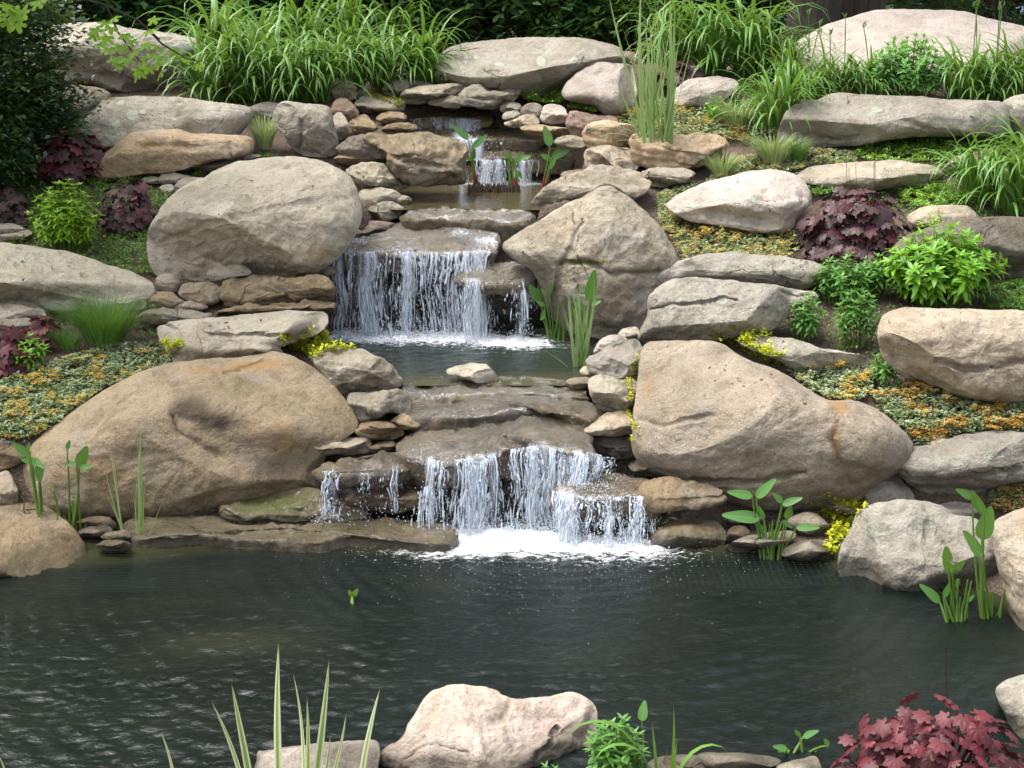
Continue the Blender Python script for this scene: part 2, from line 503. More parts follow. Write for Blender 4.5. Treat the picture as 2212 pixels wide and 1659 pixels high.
def terrain(x, Y):
    z = gvec(Y) - .03 + .05 * perlin(np.stack([x * .9, Y * .9, 0 * x], -1)) + .018 * perlin(np.stack([x * 5, Y * 5, 0 * x], -1))
    far = np.interp(x, SHORE[:, 0], SHORE[:, 1])
    z = z + np.where(Y < 9.0, .10 * sstep(Y, 0, 1) * sstep(Y - far, 0, .35) * (1 - sstep(Y, 8.5, 9.0)), 0)
    near = np.interp(x, [-9, -1, 0, .5, 3, 9], [5.5, 5.55, 5.72, 5.82, 5.86, 5.9])
    bank = -.02 + .16 * np.clip(near - Y, 0, 9)
    z = np.where(Y < 7.0, np.where(Y < near, np.maximum(np.minimum(bank, 1.7), z), z), z)
    pond = sstep(far - Y, -.05, .22) * sstep(Y - near, -.05, .25) * sstep(x, -6.4, -6.0)
    z = z * (1 - pond) - .6 * pond
    dip = sstep(x, -2.95, -2.75) * (1 - sstep(x, -1.05, -.85)) * (1 - sstep(Y, 9.25, 9.4))
    z = z * (1 - dip) + np.minimum(z, -.03) * dip
    l = np.interp(Y, CH[:, 0], CH[:, 1]); r = np.interp(Y, CH[:, 0], CH[:, 2]); fl = np.interp(Y, CH[:, 0], CH[:, 3])
    inY = sstep(Y, 8.2, 8.3) * (1 - sstep(Y, 15.25, 15.45))
    d = np.maximum(l - x, x - r)                       # distance outside the channel
    lev = np.where(Y < 9.7, np.interp(Y, [8.8, 9.2, 9.7], [-.3, .3, .68]), np.where(Y < 11.6, Z_MID, np.where(Y < 14.45, Z_TOP, 2.0)))
    lift = (1 - sstep(d, .15, .5)) * inY
    z = z + lift * np.clip(lev + .06 - z, 0, 1)
    m = (1 - sstep(d, -.02, .12)) * inY
    return z * (1 - m) + np.minimum(z, fl) * m


def axis(fine0, fine1, step, far0, far1, grow=1.35):
    a = list(np.arange(fine0, fine1 + 1e-6, step))
    s = step
    while a[0] > far0:
        s *= grow; a.insert(0, a[0] - s)
    s = step
    while a[-1] < far1:
        s *= grow; a.append(a[-1] + s)
    return np.array(a)


def sheet(name, xs, ys, zf, mat, attrs=None):
    X, Y = np.meshgrid(xs, ys, indexing='ij')
    Z = zf(X, Y)
    V = np.stack([X, Y, Z], -1).reshape(-1, 3)
    at = {k: f(X, Y).ravel() for k, f in (attrs or {}).items()}
    return link(name, mesh_of(name, V, grid_faces(len(xs), len(ys)), mat, attrs=at))


tag(sheet('ground', axis(-4.6, 4.6, .05, -4000, 4000), axis(5.4, 18, .05, -60, 4000), terrain, soil_mat()), kind='structure')

# distant wooded ridge, the blue of distance haze put into its colour
hx = np.linspace(-2600, 2600, 120)
hv = np.array([0, .25, .5, .75, 1.0, 1.3])
HX, HVv = np.meshgrid(hx, hv, indexing='ij')
hh = 150 + 45 * perlin(np.stack([HX / 420, HX * 0, HX * 0], -1)) + 16 * perlin(np.stack([HX / 90, HVv * 3, HX * 0], -1))
HZ = np.where(HVv <= 1, hh * np.sin(HVv * math.pi / 2), hh * .7)
hills = link('hills', mesh_of('hills', np.stack([HX, 1900 + 700 * HVv, HZ], -1).reshape(-1, 3), grid_faces(120, 6), plain_mat('haze tinted ridge', (.055, .09, .14), 1)))
tag(hills, kind='structure')


# ---------------------------------------------------------------- water surfaces
def pts_z(pts, z):
    return np.array([on_z(x, y, z) for x, y in pts])


def dist_poly(X, Y, P):              # distance to a polyline in plan
    best = np.full(X.shape, 9.)
    for a, b in zip(P[:-1], P[1:]):
        d = b - a
        t = np.clip(((X - a[0]) * d[0] + (Y - a[1]) * d[1]) / (d[0] ** 2 + d[1] ** 2 + 1e-9), 0, 1)
        best = np.minimum(best, np.hypot(X - a[0] - t * d[0], Y - a[1] - t * d[1]))
    return best


FOOT = pts_z([(895, 1160), (960, 1163), (1040, 1162), (1120, 1158), (1200, 1172), (1290, 1180), (1395, 1178)], 0)[:, :2]
FOOT_L = pts_z([(705, 1118), (800, 1130)], 0)[:, :2]


def pond_z(X, Y):
    d = np.hypot(X - .25, Y - 8.6)
    a = 1.0 / (1 + .35 * d)
    z = .007 * a * np.sin(d * 46 + 3 * perlin(np.stack([X, Y, 0 * X], -1) * 1.3)) * (perlin(np.stack([X * 1.1, Y * 1.6, 0 * X + 3], -1)) + .5)
    near = sstep(Y, 8.2, 6.2)
    z += (.004 + .005 * near) * fbm(np.stack([X * 4.6, Y * 7.5, 0 * X + 9], -1), 3, .55)
    z += (.0034 + .0026 * near) * perlin(np.stack([X * 17, Y * 27, 0 * X + 2], -1))
    cr = 1 - np.abs(perlin(np.stack([X * 7.5 + .3 * np.sin(Y * 9), Y * 13, 0 * X + 4], -1)))
    left = .35 + .65 * sstep(X, 1.2, -1.5)
    z += .0105 * near * left * np.clip(cr - .55, 0, 1) ** 2 * 4
    f = sstep(.5 - dist_poly(X, Y, FOOT), 0, .5)
    z += .035 * f * (fbm(np.stack([X * 9, Y * 9, 0 * X], -1), 3) + .3)
    return z


def pond_foam(X, Y):
    d = dist_poly(X, Y, FOOT + np.array([0, -.03]))
    d2 = dist_poly(X, Y, FOOT[1:4] + np.array([0, -.12]))
    f = .34 * np.exp(-(d / .16) ** 2) + .42 * np.exp(-(d2 / .22) ** 2) + .60 * np.exp(-(d / .55) ** 2)
    f += .10 * np.exp(-(dist_poly(X, Y, FOOT_L) / .15) ** 2)
    return f - .16 + .05 * sstep(.9 - d, 0, .9)


def pond_shallow(X, Y):
    s1 = np.exp(-((X + 1.55) / .45) ** 2 - ((Y - 7.05) / .18) ** 2) * .2       # weedy shelf showing at left
    s2 = sstep(Y - np.interp(X, SHORE[:, 0], SHORE[:, 1]), -.35, .0) * .5
    return np.clip(s1 + s2 + .10 * perlin(np.stack([X * 1.4, Y * 2.2, 0 * X], -1)), 0, .8)


tag(sheet('pond', axis(-3.5, 3.4, .018, -6.3, 5.0), axis(5.55, 8.95, .017, 5.2, 9.0), pond_z,
          water_mat('pond water', (.003, .006, .005), (.05, .05, .02), .52, 1.25),
          {'foam': pond_foam, 'shallow': pond_shallow}), kind='structure')

FOOT_M = pts_z([(725, 722), (820, 726), (930, 727), (1040, 729), (1060, 735), (1140, 738)], Z_MID)[:, :2]


def mid_z(X, Y):
    f = sstep(.6 - dist_poly(X, Y, FOOT_M), 0, .6)
    return Z_MID + .006 * fbm(np.stack([X * 9, Y * 12, 0 * X], -1), 3) + .03 * f * (fbm(np.stack([X * 9, Y * 8, 0 * X], -1), 3) + .25) + .003 * perlin(np.stack([X * 26, Y * 34, 0 * X], -1))


tag(sheet('middle_pool', np.arange(-1.9, 1.3, .018), np.arange(9.74, 11.75, .018), mid_z,
          water_mat('middle pool water', (.016, .022, .018), (.075, .07, .03), .3),
          {'foam': lambda X, Y: .5 * np.exp(-(dist_poly(X, Y, FOOT_M + np.array([0, -.04])) / .24) ** 2) + .5 * np.exp(-(dist_poly(X, Y, FOOT_M) / .7) ** 2) - .14,
           'shallow': lambda X, Y: np.clip(sstep(Y, 10.3, 9.7) * .8 + .25 * perlin(np.stack([X * 2, Y * 2, 0 * X], -1)), 0, .8)}), kind='structure')

FOOT_T = pts_z([(985, 396), (1050, 398), (1160, 397)], Z_TOP)[:, :2]
tag(sheet('upper_pool', np.arange(-1.5, 1.1, .02), np.arange(12.2, 14.75, .025),
          lambda X, Y: Z_TOP + .004 * fbm(np.stack([X * 9, Y * 12, 0 * X], -1), 3),
          water_mat('upper pool water', (.045, .037, .018), (.07, .056, .024), .18),
          {'foam': lambda X, Y: .6 * np.exp(-(dist_poly(X, Y, FOOT_T) / .22) ** 2) + .1 * np.exp(-(dist_poly(X, Y, FOOT_T) / .8) ** 2) - .16,
           'shallow': lambda X, Y: np.clip(.5 + .5 * perlin(np.stack([X * 2, Y * 2, 0 * X], -1)), 0, 1)}), kind='structure')


# ================================================================ ROCKS
def spline(pts, n):
    P = np.array(pts, float)
    if sum((P[i - 1][0] * P[i][1] - P[i][0] * P[i - 1][1]) for i in range(len(P))) < 0: P = P[::-1]
    N = len(P)
    out = []
    for i in range(N):
        p0, p1, p2, p3 = P[i - 1], P[i], P[(i + 1) % N], P[(i + 2) % N]
        t = np.linspace(0, 1, 14, endpoint=False)[:, None]
        out.append(.5 * (2 * p1 + (p2 - p0) * t + (2 * p0 - 5 * p1 + 4 * p2 - p3) * t ** 2 + (3 * p1 - p0 - 3 * p2 + p3) * t ** 3))
    C = np.concatenate(out)
    C = np.concatenate([C, C[:1]])
    L = np.concatenate([[0], np.cumsum(np.hypot(*np.diff(C, axis=0).T))])
    t = np.linspace(0, L[-1], n, endpoint=False)
    return np.stack([np.interp(t, L, C[:, 0]), np.interp(t, L, C[:, 1])], -1)


def centroid(P):
    x, y = P[:, 0], P[:, 1]
    x1, y1 = np.roll(x, -1), np.roll(y, -1)
    c = x * y1 - x1 * y
    A = c.sum() / 2
    return np.array([((x + x1) * c).sum() / (6 * A), ((y + y1) * c).sum() / (6 * A)])


def vnormals(me):
    a = np.empty(len(me.vertices) * 3)
    me.vertex_normals.foreach_get('vector', a)
    return a.reshape(-1, 3)


def set_co(me, V):
    me.vertices.foreach_set('co', np.asarray(V, float).ravel())
    me.update()


def ring_faces(na, rings):           # rings: list of start indices, closed rings of na verts
    i = np.arange(na); j = (i + 1) % na
    return np.concatenate([np.stack([a + i, b + i, b + j, a + j], -1) for a, b in zip(rings[:-1], rings[1:])])


ROCKS = {}


def rock(name, label, cat, tone, pts, w='W', Y=None, T=None, p=2.7, lean=.9, sh=.5, na=None, ns=None, facets=4, rough=1.0,
         strata=0.0, bumps=(), cracks=(), lich=(), dark_patch=(), rust=(), moss=(), dY=0.0, group=None, seed=None):
    r_ = np.random.default_rng(abs(hash_str(label)) if seed is None else seed)
    P = win(w, pts)
    cv = lambda q: win(w, [q])[0]
    k = WIN[w][2]
    P0 = np.array(P)
    hp = np.ptp(P0[:, 1]); wp = np.ptp(P0[:, 0])
    if na is None: na = int(np.clip((wp + hp) * .36, 40, 300))
    if ns is None: ns = int(np.clip(min(wp, hp) * .16 + 8, 9, 64))
    rim = spline(P, na)
    c = centroid(rim)
    yb, yt = rim[:, 1].max(), rim[:, 1].min()
    g0 = gpt(c[0], yb - .02 * hp)
    scale = g0[1] / FOC
    wm, hm = wp * scale, hp * scale
    if T is None: T = .42 * math.sqrt(wm * hm)
    Yc = (g0[1] + .28 * T if Y is None else Y) + dY
    rc = ray(*c)
    dv = rc / np.linalg.norm(rc)
    D = Yc / rc[1]
    sf = np.sin(np.linspace(0, math.pi / 2, ns + 1))[1:]
    sb = sf[:-1][::-1][::4]
    S_ = np.concatenate([sf, sb])
    side = np.concatenate([np.ones(len(sf)), -np.ones(len(sb))])
    px = [c[None]] + [c + s * (rim - c) for s in S_] + [c[None]]
    px = np.concatenate(px)
    sv = np.concatenate([[0], np.repeat(S_, na), [0]])
    sd = np.concatenate([[1], np.repeat(side, na), [-1]])
    g = (1 - sv ** p) ** (1 / p) if True else 0
    g = np.where(sv >= 1, 0, g)
    u = (px[:, 0] - c[0]) / (wp / 2); v = -(px[:, 1] - c[1]) / (hp / 2)
    for _ in range(facets):
        n = r_.normal(size=3) * np.array([.8, .8, .35]); n[2] = abs(n[2]) + .55; n /= np.linalg.norm(n)
        cc = r_.uniform(.62, .84)
        ex = np.clip(u * n[0] + v * n[1] + g * n[2] - cc, 0, None)
        g = np.where(sd > 0, np.maximum(g - ex / n[2] * .9, .2 * g), g)
    hgt = (yb - px[:, 1]) / hp
    d = -T * g * np.where(sd > 0, 1, .9)
    d = np.where(sd > 0, d, -d)
    vs = np.clip(hgt - sh, 0, None)
    d = d + lean * hm * (np.sqrt(vs ** 2 + .012) - .1095)
    fr = np.where(sd > 0, 1.0, 0.0)
    for b in bumps:
        x, y, rx, ry, am = b[:5]; ang = R(b[5]) if len(b) > 5 else 0
        x, y = cv((x, y)); rx *= k; ry *= k
        X, Yq = px[:, 0] - x, px[:, 1] - y
        X, Yq = X * math.cos(ang) + Yq * math.sin(ang), -X * math.sin(ang) + Yq * math.cos(ang)
        d = d - fr * am * np.exp(-(np.abs(X / rx) ** 2.6 + np.abs(Yq / ry) ** 2.6))
    wob = fbm(np.stack([px[:, 0] * .03, px[:, 1] * .03, 0 * u + 5], -1), 3)
    crk = 0 * u
    for line, cw, cd in cracks:
        L = np.array(win(w, line))
        dd = dist_poly(px[:, 0] + wob * 5, px[:, 1] + wob * 5, L)
        q = np.exp(-(dd / (cw * k)) ** 2)
        d = d + fr * cd * q
    V = EYE + np.stack([ray(*q) for q in px]) * D + dv * d[:, None]
    rings = [1 + i * na for i in range(len(S_))]
    F = ring_faces(na, rings)
    i = np.arange(na); j = (i + 1) % na
    last = len(px) - 1
    z0 = np.stack([0 * i, 1 + i, 1 + j], -1); z1 = np.stack([0 * i + last, rings[-1] + j, rings[-1] + i], -1)
    faces = [tuple(f) for f in F.tolist()] + [tuple(f) for f in z0.tolist()] + [tuple(f) for f in z1.tolist()]
    me = bpy.data.meshes.new(name)
    me.from_pydata(V.tolist(), [], faces)
    me.update()
    N = vnormals(me)
    cen = V.mean(0)
    if ((V - cen) * N).sum() < 0:
        me.flip_normals(); me.update(); N = vnormals(me)
    size = math.sqrt(wm * hm)
    so = r_.uniform(0, 200, 3)
    q = V + so
    dsp = rough * (size * .036 * fbm(q * 2.2 / size, 3) + .015 * np.minimum(1, size * 2) * fbm(q * 9, 4, .6) - .017 * np.minimum(1, size * 2) * np.abs(fbm(q * 5.0, 3)))
    if strata:
        lay = V[:, 2] + .10 * size * perlin(q * 1.6 / size) + .12 * (V[:, 0] - cen[0])
        fl = fbm(np.stack([q[:, 0] * 1.5, q[:, 1] * 1.5, lay * (5.0 / max(.08, hm))], -1), 3, .6)
        dsp = dsp + strata * size * .11 * np.clip(fl, -.6, .6)
    rimf = 1 - .45 * sstep(sv, .9, 1)
    V = V + N * (dsp * rimf)[:, None]
    base = np.array([cen[0], cen[1], V[:, 2].min()])
    set_co(me, V - base)
    at = {}
    for key, lst in (('lich', lich), ('dark_patch', dark_patch), ('rust', rust), ('moss', moss)):
        if lst:
            a = 0 * u
            for b in lst:
                x, y = cv(b[:2]); rx, ry = b[2] * k, b[3] * k
                am = b[4] if len(b) > 4 else 1
                a = np.maximum(a, am * np.exp(-.7 * (((px[:, 0] - x) / rx) ** 2 + ((px[:, 1] - y) / ry) ** 2)))
            me.attributes.new(key, 'FLOAT', 'POINT').data.foreach_set('value', a * fr)
    me.materials.append(TONE[tone])
    me.polygons.foreach_set('use_smooth', np.ones(len(me.polygons), bool))
    o = link(name, me, None, base)
    tag(o, label, cat, group)
    return o


def hash_str(s):
    h = 7
    for ch in s: h = (h * 131 + ord(ch)) % 1000003
    return h


def ledge(name, label, cat, tone, pts, z, th=.2, w='W', rough=1.0, group=None, under=.9, film=0, tilt=0.0, foamf=None):
    P = win(w, pts)
    P0 = np.array(P)
    na = int(np.clip((np.ptp(P0[:, 0]) + np.ptp(P0[:, 1])) * .5, 60, 260))
    rim = spline(P, na)
    y0_, y1_ = rim[:, 1].min(), rim[:, 1].max()
    zz = (lambda y: z[0] + (z[1] - z[0]) * (y1_ - y) / (y1_ - y0_)) if isinstance(z, tuple) else (lambda y: z)
    top = np.array([on_z(x, y, zz(y)) for x, y in rim])
    c = top.mean(0)
    prof = [(s, 0) for s in np.linspace(.08, .9, 14)] + [(.95, -.004), (.985, -.014), (1.0, -.035), (1.0, -.5 * th), (.5 + under / 2, -.8 * th), (under, -th), (under * .4, -th)]
    V = [c]
    for s, dz in prof: V += list(c + (top - c) * s + np.array([0, 0, dz]))
    V.append(c - np.array([0, 0, th]))
    V = np.array(V)
    V[:, 2] += tilt * (V[:, 1] - c[1])
    rings = [1 + i * na for i in range(len(prof))]
    i = np.arange(na); j = (i + 1) % na
    last = len(V) - 1
    F = ring_faces(na, rings).tolist() + np.stack([0 * i, 1 + i, 1 + j], -1).tolist() + np.stack([0 * i + last, rings[-1] + j, rings[-1] + i], -1).tolist()
    me = bpy.data.meshes.new(name)
    me.from_pydata(V.tolist(), [], F)
    me.update()
    N = vnormals(me)
    if N[0][2] < 0:
        me.flip_normals(); me.update(); N = vnormals(me)
    q = V + hash_str(label) % 97
    amp = rough * (.020 * fbm(q * 4, 3) + .017 * fbm(q * 14, 3, .6) - .024 * np.abs(fbm(q * 3.1, 3)))
    lay = fbm(np.stack([q[:, 0] * 1.5, q[:, 1] * 1.5, q[:, 2] * 16], -1), 2)
    sidem = (np.abs(N[:, 2]) < .6)
    V2 = V + N * (amp + sidem * lay * .045 * rough)[:, None]
    base = np.array([c[0], c[1], V2[:, 2].min()])
    set_co(me, V2 - base)
    me.materials.append(TONE[tone])
    me.polygons.foreach_set('use_smooth', np.ones(len(me.polygons), bool))
    o = link(name, me, None, base)
    tag(o, label, cat, group)
    if film:                          # running water skin over the top of the stone
        nr = 16
        s_ = np.linspace(.05, .99, nr)
        FV = [c] + [v for s in s_ for v in (c + (top - c) * s)]
        FV = np.array(FV)
        nrm = V2[:1 + 14 * na, 2]
        FV[:, 2] += tilt * (FV[:, 1] - c[1])
        qq = FV + hash_str(label) % 97
        FV[:, 2] += rough * (.020 * fbm(qq * 4, 3) + .017 * fbm(qq * 14, 3, .6) - .024 * np.abs(fbm(qq * 3.1, 3))) + .009 + .009 * fbm(qq * np.array([22, 13, 10]), 3, .6)
        ed = np.concatenate([[0], np.repeat(s_, na)])
        FV[:, 2] -= .03 * sstep(ed, .93, 1.0)
        rr = [1 + a * na for a in range(nr)]
        FF = ring_faces(na, rr).tolist() + np.stack([0 * i, 1 + i, 1 + j], -1).tolist()
        fo = .36 + .3 * fbm(FV * 2.5, 2) + film * .1
        if foamf is not None: fo = fo + foamf(FV[:, 0], FV[:, 1])
        fm = mesh_of('water_film', FV - base, FF, FILM, attrs={'foam': fo})
        link('water_film', fm, o)
    return o


FILM = film_mat()
GB, GS, GU, GR, GF = 'boulders on the planted bank', 'stones edging the stream', 'stones round the top fall', 'stones on the planted slope', 'stones on the near edge of the pond'

# ---- the big boulders
rock('boulder', 'big brown boulder left of the lower fall, with a dark hollow under its brow', 'boulder', 'warm',
     [(38, 1030), (62, 962), (118, 915), (178, 868), (250, 825), (330, 790), (420, 772), (500, 765), (560, 758), (600, 752), (652, 770), (702, 805), (742, 850), (766, 890), (772, 925), (742, 952), (712, 975), (702, 1015), (700, 1070), (660, 1120), (540, 1150), (300, 1160), (150, 1150), (55, 1110)],
     T=.5, Y=9.28, rough=.7, lean=.75, sh=.5, p=2.5, na=300, ns=70, facets=2, group=GB,
     bumps=[(560, 880, 190, 85, .20, 18), (440, 880, 60, 34, .08, 10), (400, 900, 26, 20, -.04), (650, 985, 90, 60, -.10, 0), (250, 950, 160, 60, .06, -35)],
     cracks=[([(372, 905), (385, 935), (430, 960), (470, 985)], 10, .05), ([(490, 808), (540, 790), (570, 775)], 7, .04), ([(230, 865), (330, 850), (410, 835)], 9, .025)],
     dark_patch=[(412, 890, 42, 30, 1.1), (470, 915, 55, 26, .8), (600, 1020, 90, 36, .8), (660, 1010, 50, 70, .6), (330, 1105, 260, 26, .5)],
     rust=[(560, 785, 70, 14, 1), (600, 950, 90, 60, .6), (450, 800, 100, 12, .7), (250, 1010, 120, 50, .5)], moss=[(640, 1085, 70, 30, .6), (500, 1100, 120, 20, .45)])
rock('boulder', 'big smooth pinkish tan boulder right of the lower fall, split by a low crack', 'boulder', 'tan',
     [(1368, 980), (1368, 900), (1374, 810), (1384, 745), (1420, 732), (1500, 730), (1552, 740), (1610, 775), (1680, 800), (1732, 830), (1790, 862), (1850, 864), (1910, 890), (1955, 930), (1980, 975), (1965, 1015), (1920, 1035), (1885, 1065), (1840, 1095), (1700, 1110), (1560, 1085), (1470, 1050), (1400, 1020)],
     T=.55, dY=.1, rough=.7, lean=.55, sh=.55, p=2.6, na=300, ns=70, facets=1, group=GB,
     bumps=[(1600, 880, 200, 120, .12, 25), (1880, 965, 90, 80, .13), (1450, 850, 70, 100, .08)],
     cracks=[([(1385, 905), (1440, 922), (1500, 908), (1545, 895)], 5, .025), ([(1500, 1035), (1580, 1040), (1660, 1030), (1735, 1016)], 7, .07), ([(1790, 868), (1806, 910), (1790, 950), (1812, 1000), (1830, 1040)], 16, .09)],
     dark_patch=[(1800, 960, 18, 70, .55), (1500, 1060, 140, 14, .5), (1420, 1000, 60, 40, .45)], rust=[(1805, 880, 22, 20, 1.0), (1796, 945, 10, 40, .9), (1400, 830, 24, 60, .6), (1490, 800, 60, 40, .3)],
     lich=[(1500, 790, 30, 6, .55), (1620, 800, 40, 5, .5), (1700, 1000, 20, 10, .45)])
rock('boulder', 'large pale egg shaped boulder left of the middle fall', 'boulder', 'pale',
     [(318, 520), (328, 480), (372, 420), (440, 375), (512, 345), (590, 332), (650, 334), (702, 346), (752, 375), (775, 420), (778, 470), (762, 510), (735, 550), (690, 585), (640, 600), (560, 608), (470, 606), (400, 612), (345, 600), (322, 565)],
     T=.6, lean=.8, sh=.42, p=2.5, na=280, ns=60, facets=2, group=GB,
     bumps=[(520, 420, 180, 60, .08, -20)], cracks=[([(350, 520), (400, 505), (470, 480), (560, 455), (650, 440), (760, 430)], 14, .05)],
     dark_patch=[(600, 575, 120, 22, .6), (420, 590, 80, 16, .5)], moss=[(560, 590, 160, 18, .5)], rust=[(680, 545, 60, 30, .6)])
rock('boulder', 'tall triangular olive tan boulder right of the middle fall', 'boulder', 'slate',
     [(1085, 530), (1120, 500), (1195, 452), (1262, 420), (1300, 397), (1338, 405), (1398, 458), (1440, 510), (1466, 570), (1446, 610), (1425, 660), (1395, 725), (1335, 740), (1250, 725), (1185, 680), (1152, 590), (1104, 555)],
     T=.35, Y=11.35, lean=.35, sh=.5, p=2.3, na=240, ns=56, facets=3, group=GB,
     bumps=[(1330, 660, 90, 90, .08)], cracks=[([(1265, 425), (1258, 480), (1240, 530), (1220, 570)], 7, .04), ([(1205, 572), (1270, 565), (1320, 590), (1420, 585)], 8, .05), ([(1215, 575), (1200, 640), (1190, 700)], 9, .05)],
     dark_patch=[(1330, 670, 80, 60, .55), (1180, 620, 40, 60, .7)], rust=[(1330, 640, 60, 60, .5)], moss=[(1270, 566, 60, 7, .8)])
rock('boulder', 'long domed pink granite boulder on the skyline at top right', 'boulder', 'pink',
     win('C', [(540, 540), (600, 400), (680, 320), (800, 230), (960, 140), (1150, 75), (1240, 55), (1420, 42), (1640, 55), (1840, 70), (2000, 110), (2212, 155), (2450, 230), (2550, 500), (2212, 640), (1200, 620), (800, 600)]),
     T=.8, lean=1.1, sh=.25, p=2.3, na=200, ns=44, facets=2, group=GB, rough=.7, dY=1.1)
rock('boulder', 'grey lichen streaked boulder at the head of the stream, below the dark hedge', 'boulder', 'grey',
     win('B', [(600, 420), (640, 340), (740, 285), (900, 260), (1100, 240), (1350, 235), (1550, 245), (1700, 265), (1800, 300), (1860, 380), (1840, 480), (1600, 600), (1400, 620), (1150, 620), (1000, 610), (850, 580), (680, 500)]),
     T=.6, lean=1.0, sh=.4, p=2.3, na=200, ns=44, facets=3, group=GB, rough=.7,
     lich=[(1006, 128, 9, 9), (1030, 125, 10, 6), (1080, 140, 12, 5), (1168, 128, 12, 10), (1235, 128, 10, 5), (1050, 110, 20, 4, .6)])
rock('boulder', 'low rounded pinkish boulder with a hollow, behind the top right of the fall', 'boulder', 'pink',
     win('B', [(1430, 580), (1490, 490), (1560, 430), (1640, 392), (1760, 400), (1880, 420), (1910, 520), (1900, 640), (1830, 720), (1720, 745), (1640, 690), (1560, 670), (1450, 640)]),
     T=.35, lean=.9, sh=.3, facets=2, group=GB, rough=.7, bumps=[(1280, 165, 24, 12, -.08)])
rock('stone', 'flat brown stone wedged between the two boulders at the head of the stream', 'stone', 'red',
     win('B', [(1630, 392), (1690, 350), (1790, 330), (1900, 340), (1910, 410), (1760, 415)]), group=GB, Y=16.2)
rock('boulder', 'grey overhanging boulder with white lichen, behind the leafy maple twig', 'boulder', 'grey',
     win('A', [(150, 260), (200, 185), (340, 160), (480, 140), (700, 150), (900, 188), (1180, 230), (1300, 270), (1310, 400), (1215, 470), (1180, 600), (960, 620), (720, 590), (560, 540), (330, 540), (160, 430)]),
     T=.5, lean=.7, sh=.62, facets=2, group=GB, na=220, ns=48, dY=.2,
     bumps=[(240, 180, 90, 22, -.14, 12), (130, 150, 110, 25, -.12)], lich=[(288, 92, 14, 9), (296, 118, 13, 14), (400, 100, 34, 12), (385, 130, 20, 8), (310, 100, 8, 10, .8), (345, 117, 7, 4)])
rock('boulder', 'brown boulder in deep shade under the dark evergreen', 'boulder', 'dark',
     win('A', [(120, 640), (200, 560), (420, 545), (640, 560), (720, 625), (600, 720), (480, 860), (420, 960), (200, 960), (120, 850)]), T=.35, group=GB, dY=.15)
rock('boulder', 'broad grey slab boulder dotted with round lichen rings and a mossy left edge', 'boulder', 'grey',
     win('A', [(400, 900), (450, 790), (520, 700), (580, 650), (760, 620), (900, 610), (1200, 630), (1500, 668), (1615, 690), (1625, 760), (1540, 880), (1500, 1000), (900, 1000), (700, 980), (500, 960)]),
     T=.4, lean=.55, sh=.6, facets=2, na=240, ns=56, group=GB, rough=.7, cracks=[([(310, 208), (345, 215), (380, 240)], 12, .03)],
     lich=[(260, 222, 11, 8), (198, 231, 8, 6), (221, 243, 6, 5), (193, 268, 16, 11), (249, 264, 12, 8), (258, 281, 15, 13), (288, 251, 15, 11), (311, 245, 8, 5), (374, 258, 6, 5), (466, 273, 8, 7), (475, 285, 8, 5), (390, 227, 12, 4, .8), (375, 275, 9, 5, .7)],
     moss=[(160, 262, 16, 40, 1), (180, 230, 20, 14, .9), (215, 211, 40, 6, .9), (245, 206, 20, 5, .7)])
rock('boulder', 'smooth rusty tan boulder in front of the lichen ringed slab', 'boulder', 'orange',
     win('A', [(575, 1130), (630, 1020), (760, 920), (850, 852), (1000, 824), (1130, 826), (1250, 860), (1400, 864), (1540, 870), (1618, 892), (1628, 970), (1560, 1010), (1400, 1030), (1250, 1080), (1100, 1110), (900, 1130), (700, 1150)]),
     T=.35, lean=.7, sh=.45, facets=1, group=GB, rough=.8, na=180, ns=40, cracks=[([(494, 310), (496, 325), (500, 340)], 4, .04), ([(250, 315), (330, 312), (420, 318)], 10, .03)])
rock('boulder', 'upright grey block with a vertical crack above the pale egg boulder', 'boulder', 'grey',
     win('A', [(1755, 740), (1790, 662), (1850, 652), (1950, 665), (2080, 680), (2130, 712), (2160, 830), (2180, 930), (2150, 1000), (2050, 1010), (1950, 1000), (1870, 950), (1825, 870), (1765, 810)]),
     T=.22, lean=.3, sh=.75, p=3.2, group=GB, cracks=[([(652, 262), (650, 300), (648, 330)], 5, .05)])
rock('boulder', 'long low boulder with a pale flat top at the left edge of the slope', 'boulder', 'pale',
     [(-90, 560), (-40, 530), (0, 522), (60, 529), (160, 545), (240, 572), (298, 590), (328, 612), (330, 640), (290, 650), (240, 662), (150, 672), (60, 680), (0, 680), (-90, 665)],
     T=.42, lean=1.6, sh=.32, p=2.8, facets=2, group=GB, bumps=[(130, 640, 190, 26, -.12)], dark_patch=[(100, 642, 160, 16, .5)])
rock('boulder', 'broad pale slanting rock above the big brown boulder, with a dark notched edge', 'boulder', 'pale',
     [(338, 712), (352, 697), (400, 688), (470, 682), (540, 677), (620, 671), (690, 669), (713, 676), (712, 702), (690, 722), (640, 737), (606, 750), (612, 768), (580, 790), (480, 806), (392, 806), (366, 770), (348, 740)],
     T=.3, lean=1.5, sh=.35, p=2.8, facets=3, group=GB, bumps=[(650, 705, 60, 16, .08, -12)], cracks=[([(455, 724), (540, 723), (600, 722), (650, 735)], 3.2, .05), ([(352, 700), (385, 715), (392, 745), (378, 770)], 4, .05)], dark_patch=[(640, 715, 50, 12, .5)])
rock('boulder', 'pale pink sloping boulder behind the right hand flower carpet', 'boulder', 'pink',
     [(1440, 440), (1500, 405), (1570, 380), (1640, 366), (1700, 369), (1738, 390), (1752, 420), (1748, 445), (1722, 470), (1705, 500), (1640, 505), (1560, 490), (1480, 475)],
     T=.38, lean=1.2, sh=.4, facets=3, group=GB, bumps=[(1600, 470, 80, 12, -.08, 8)], lich=[(1495, 445, 24, 6, .9), (1625, 430, 12, 8, .8), (1590, 442, 18, 6, .5)])
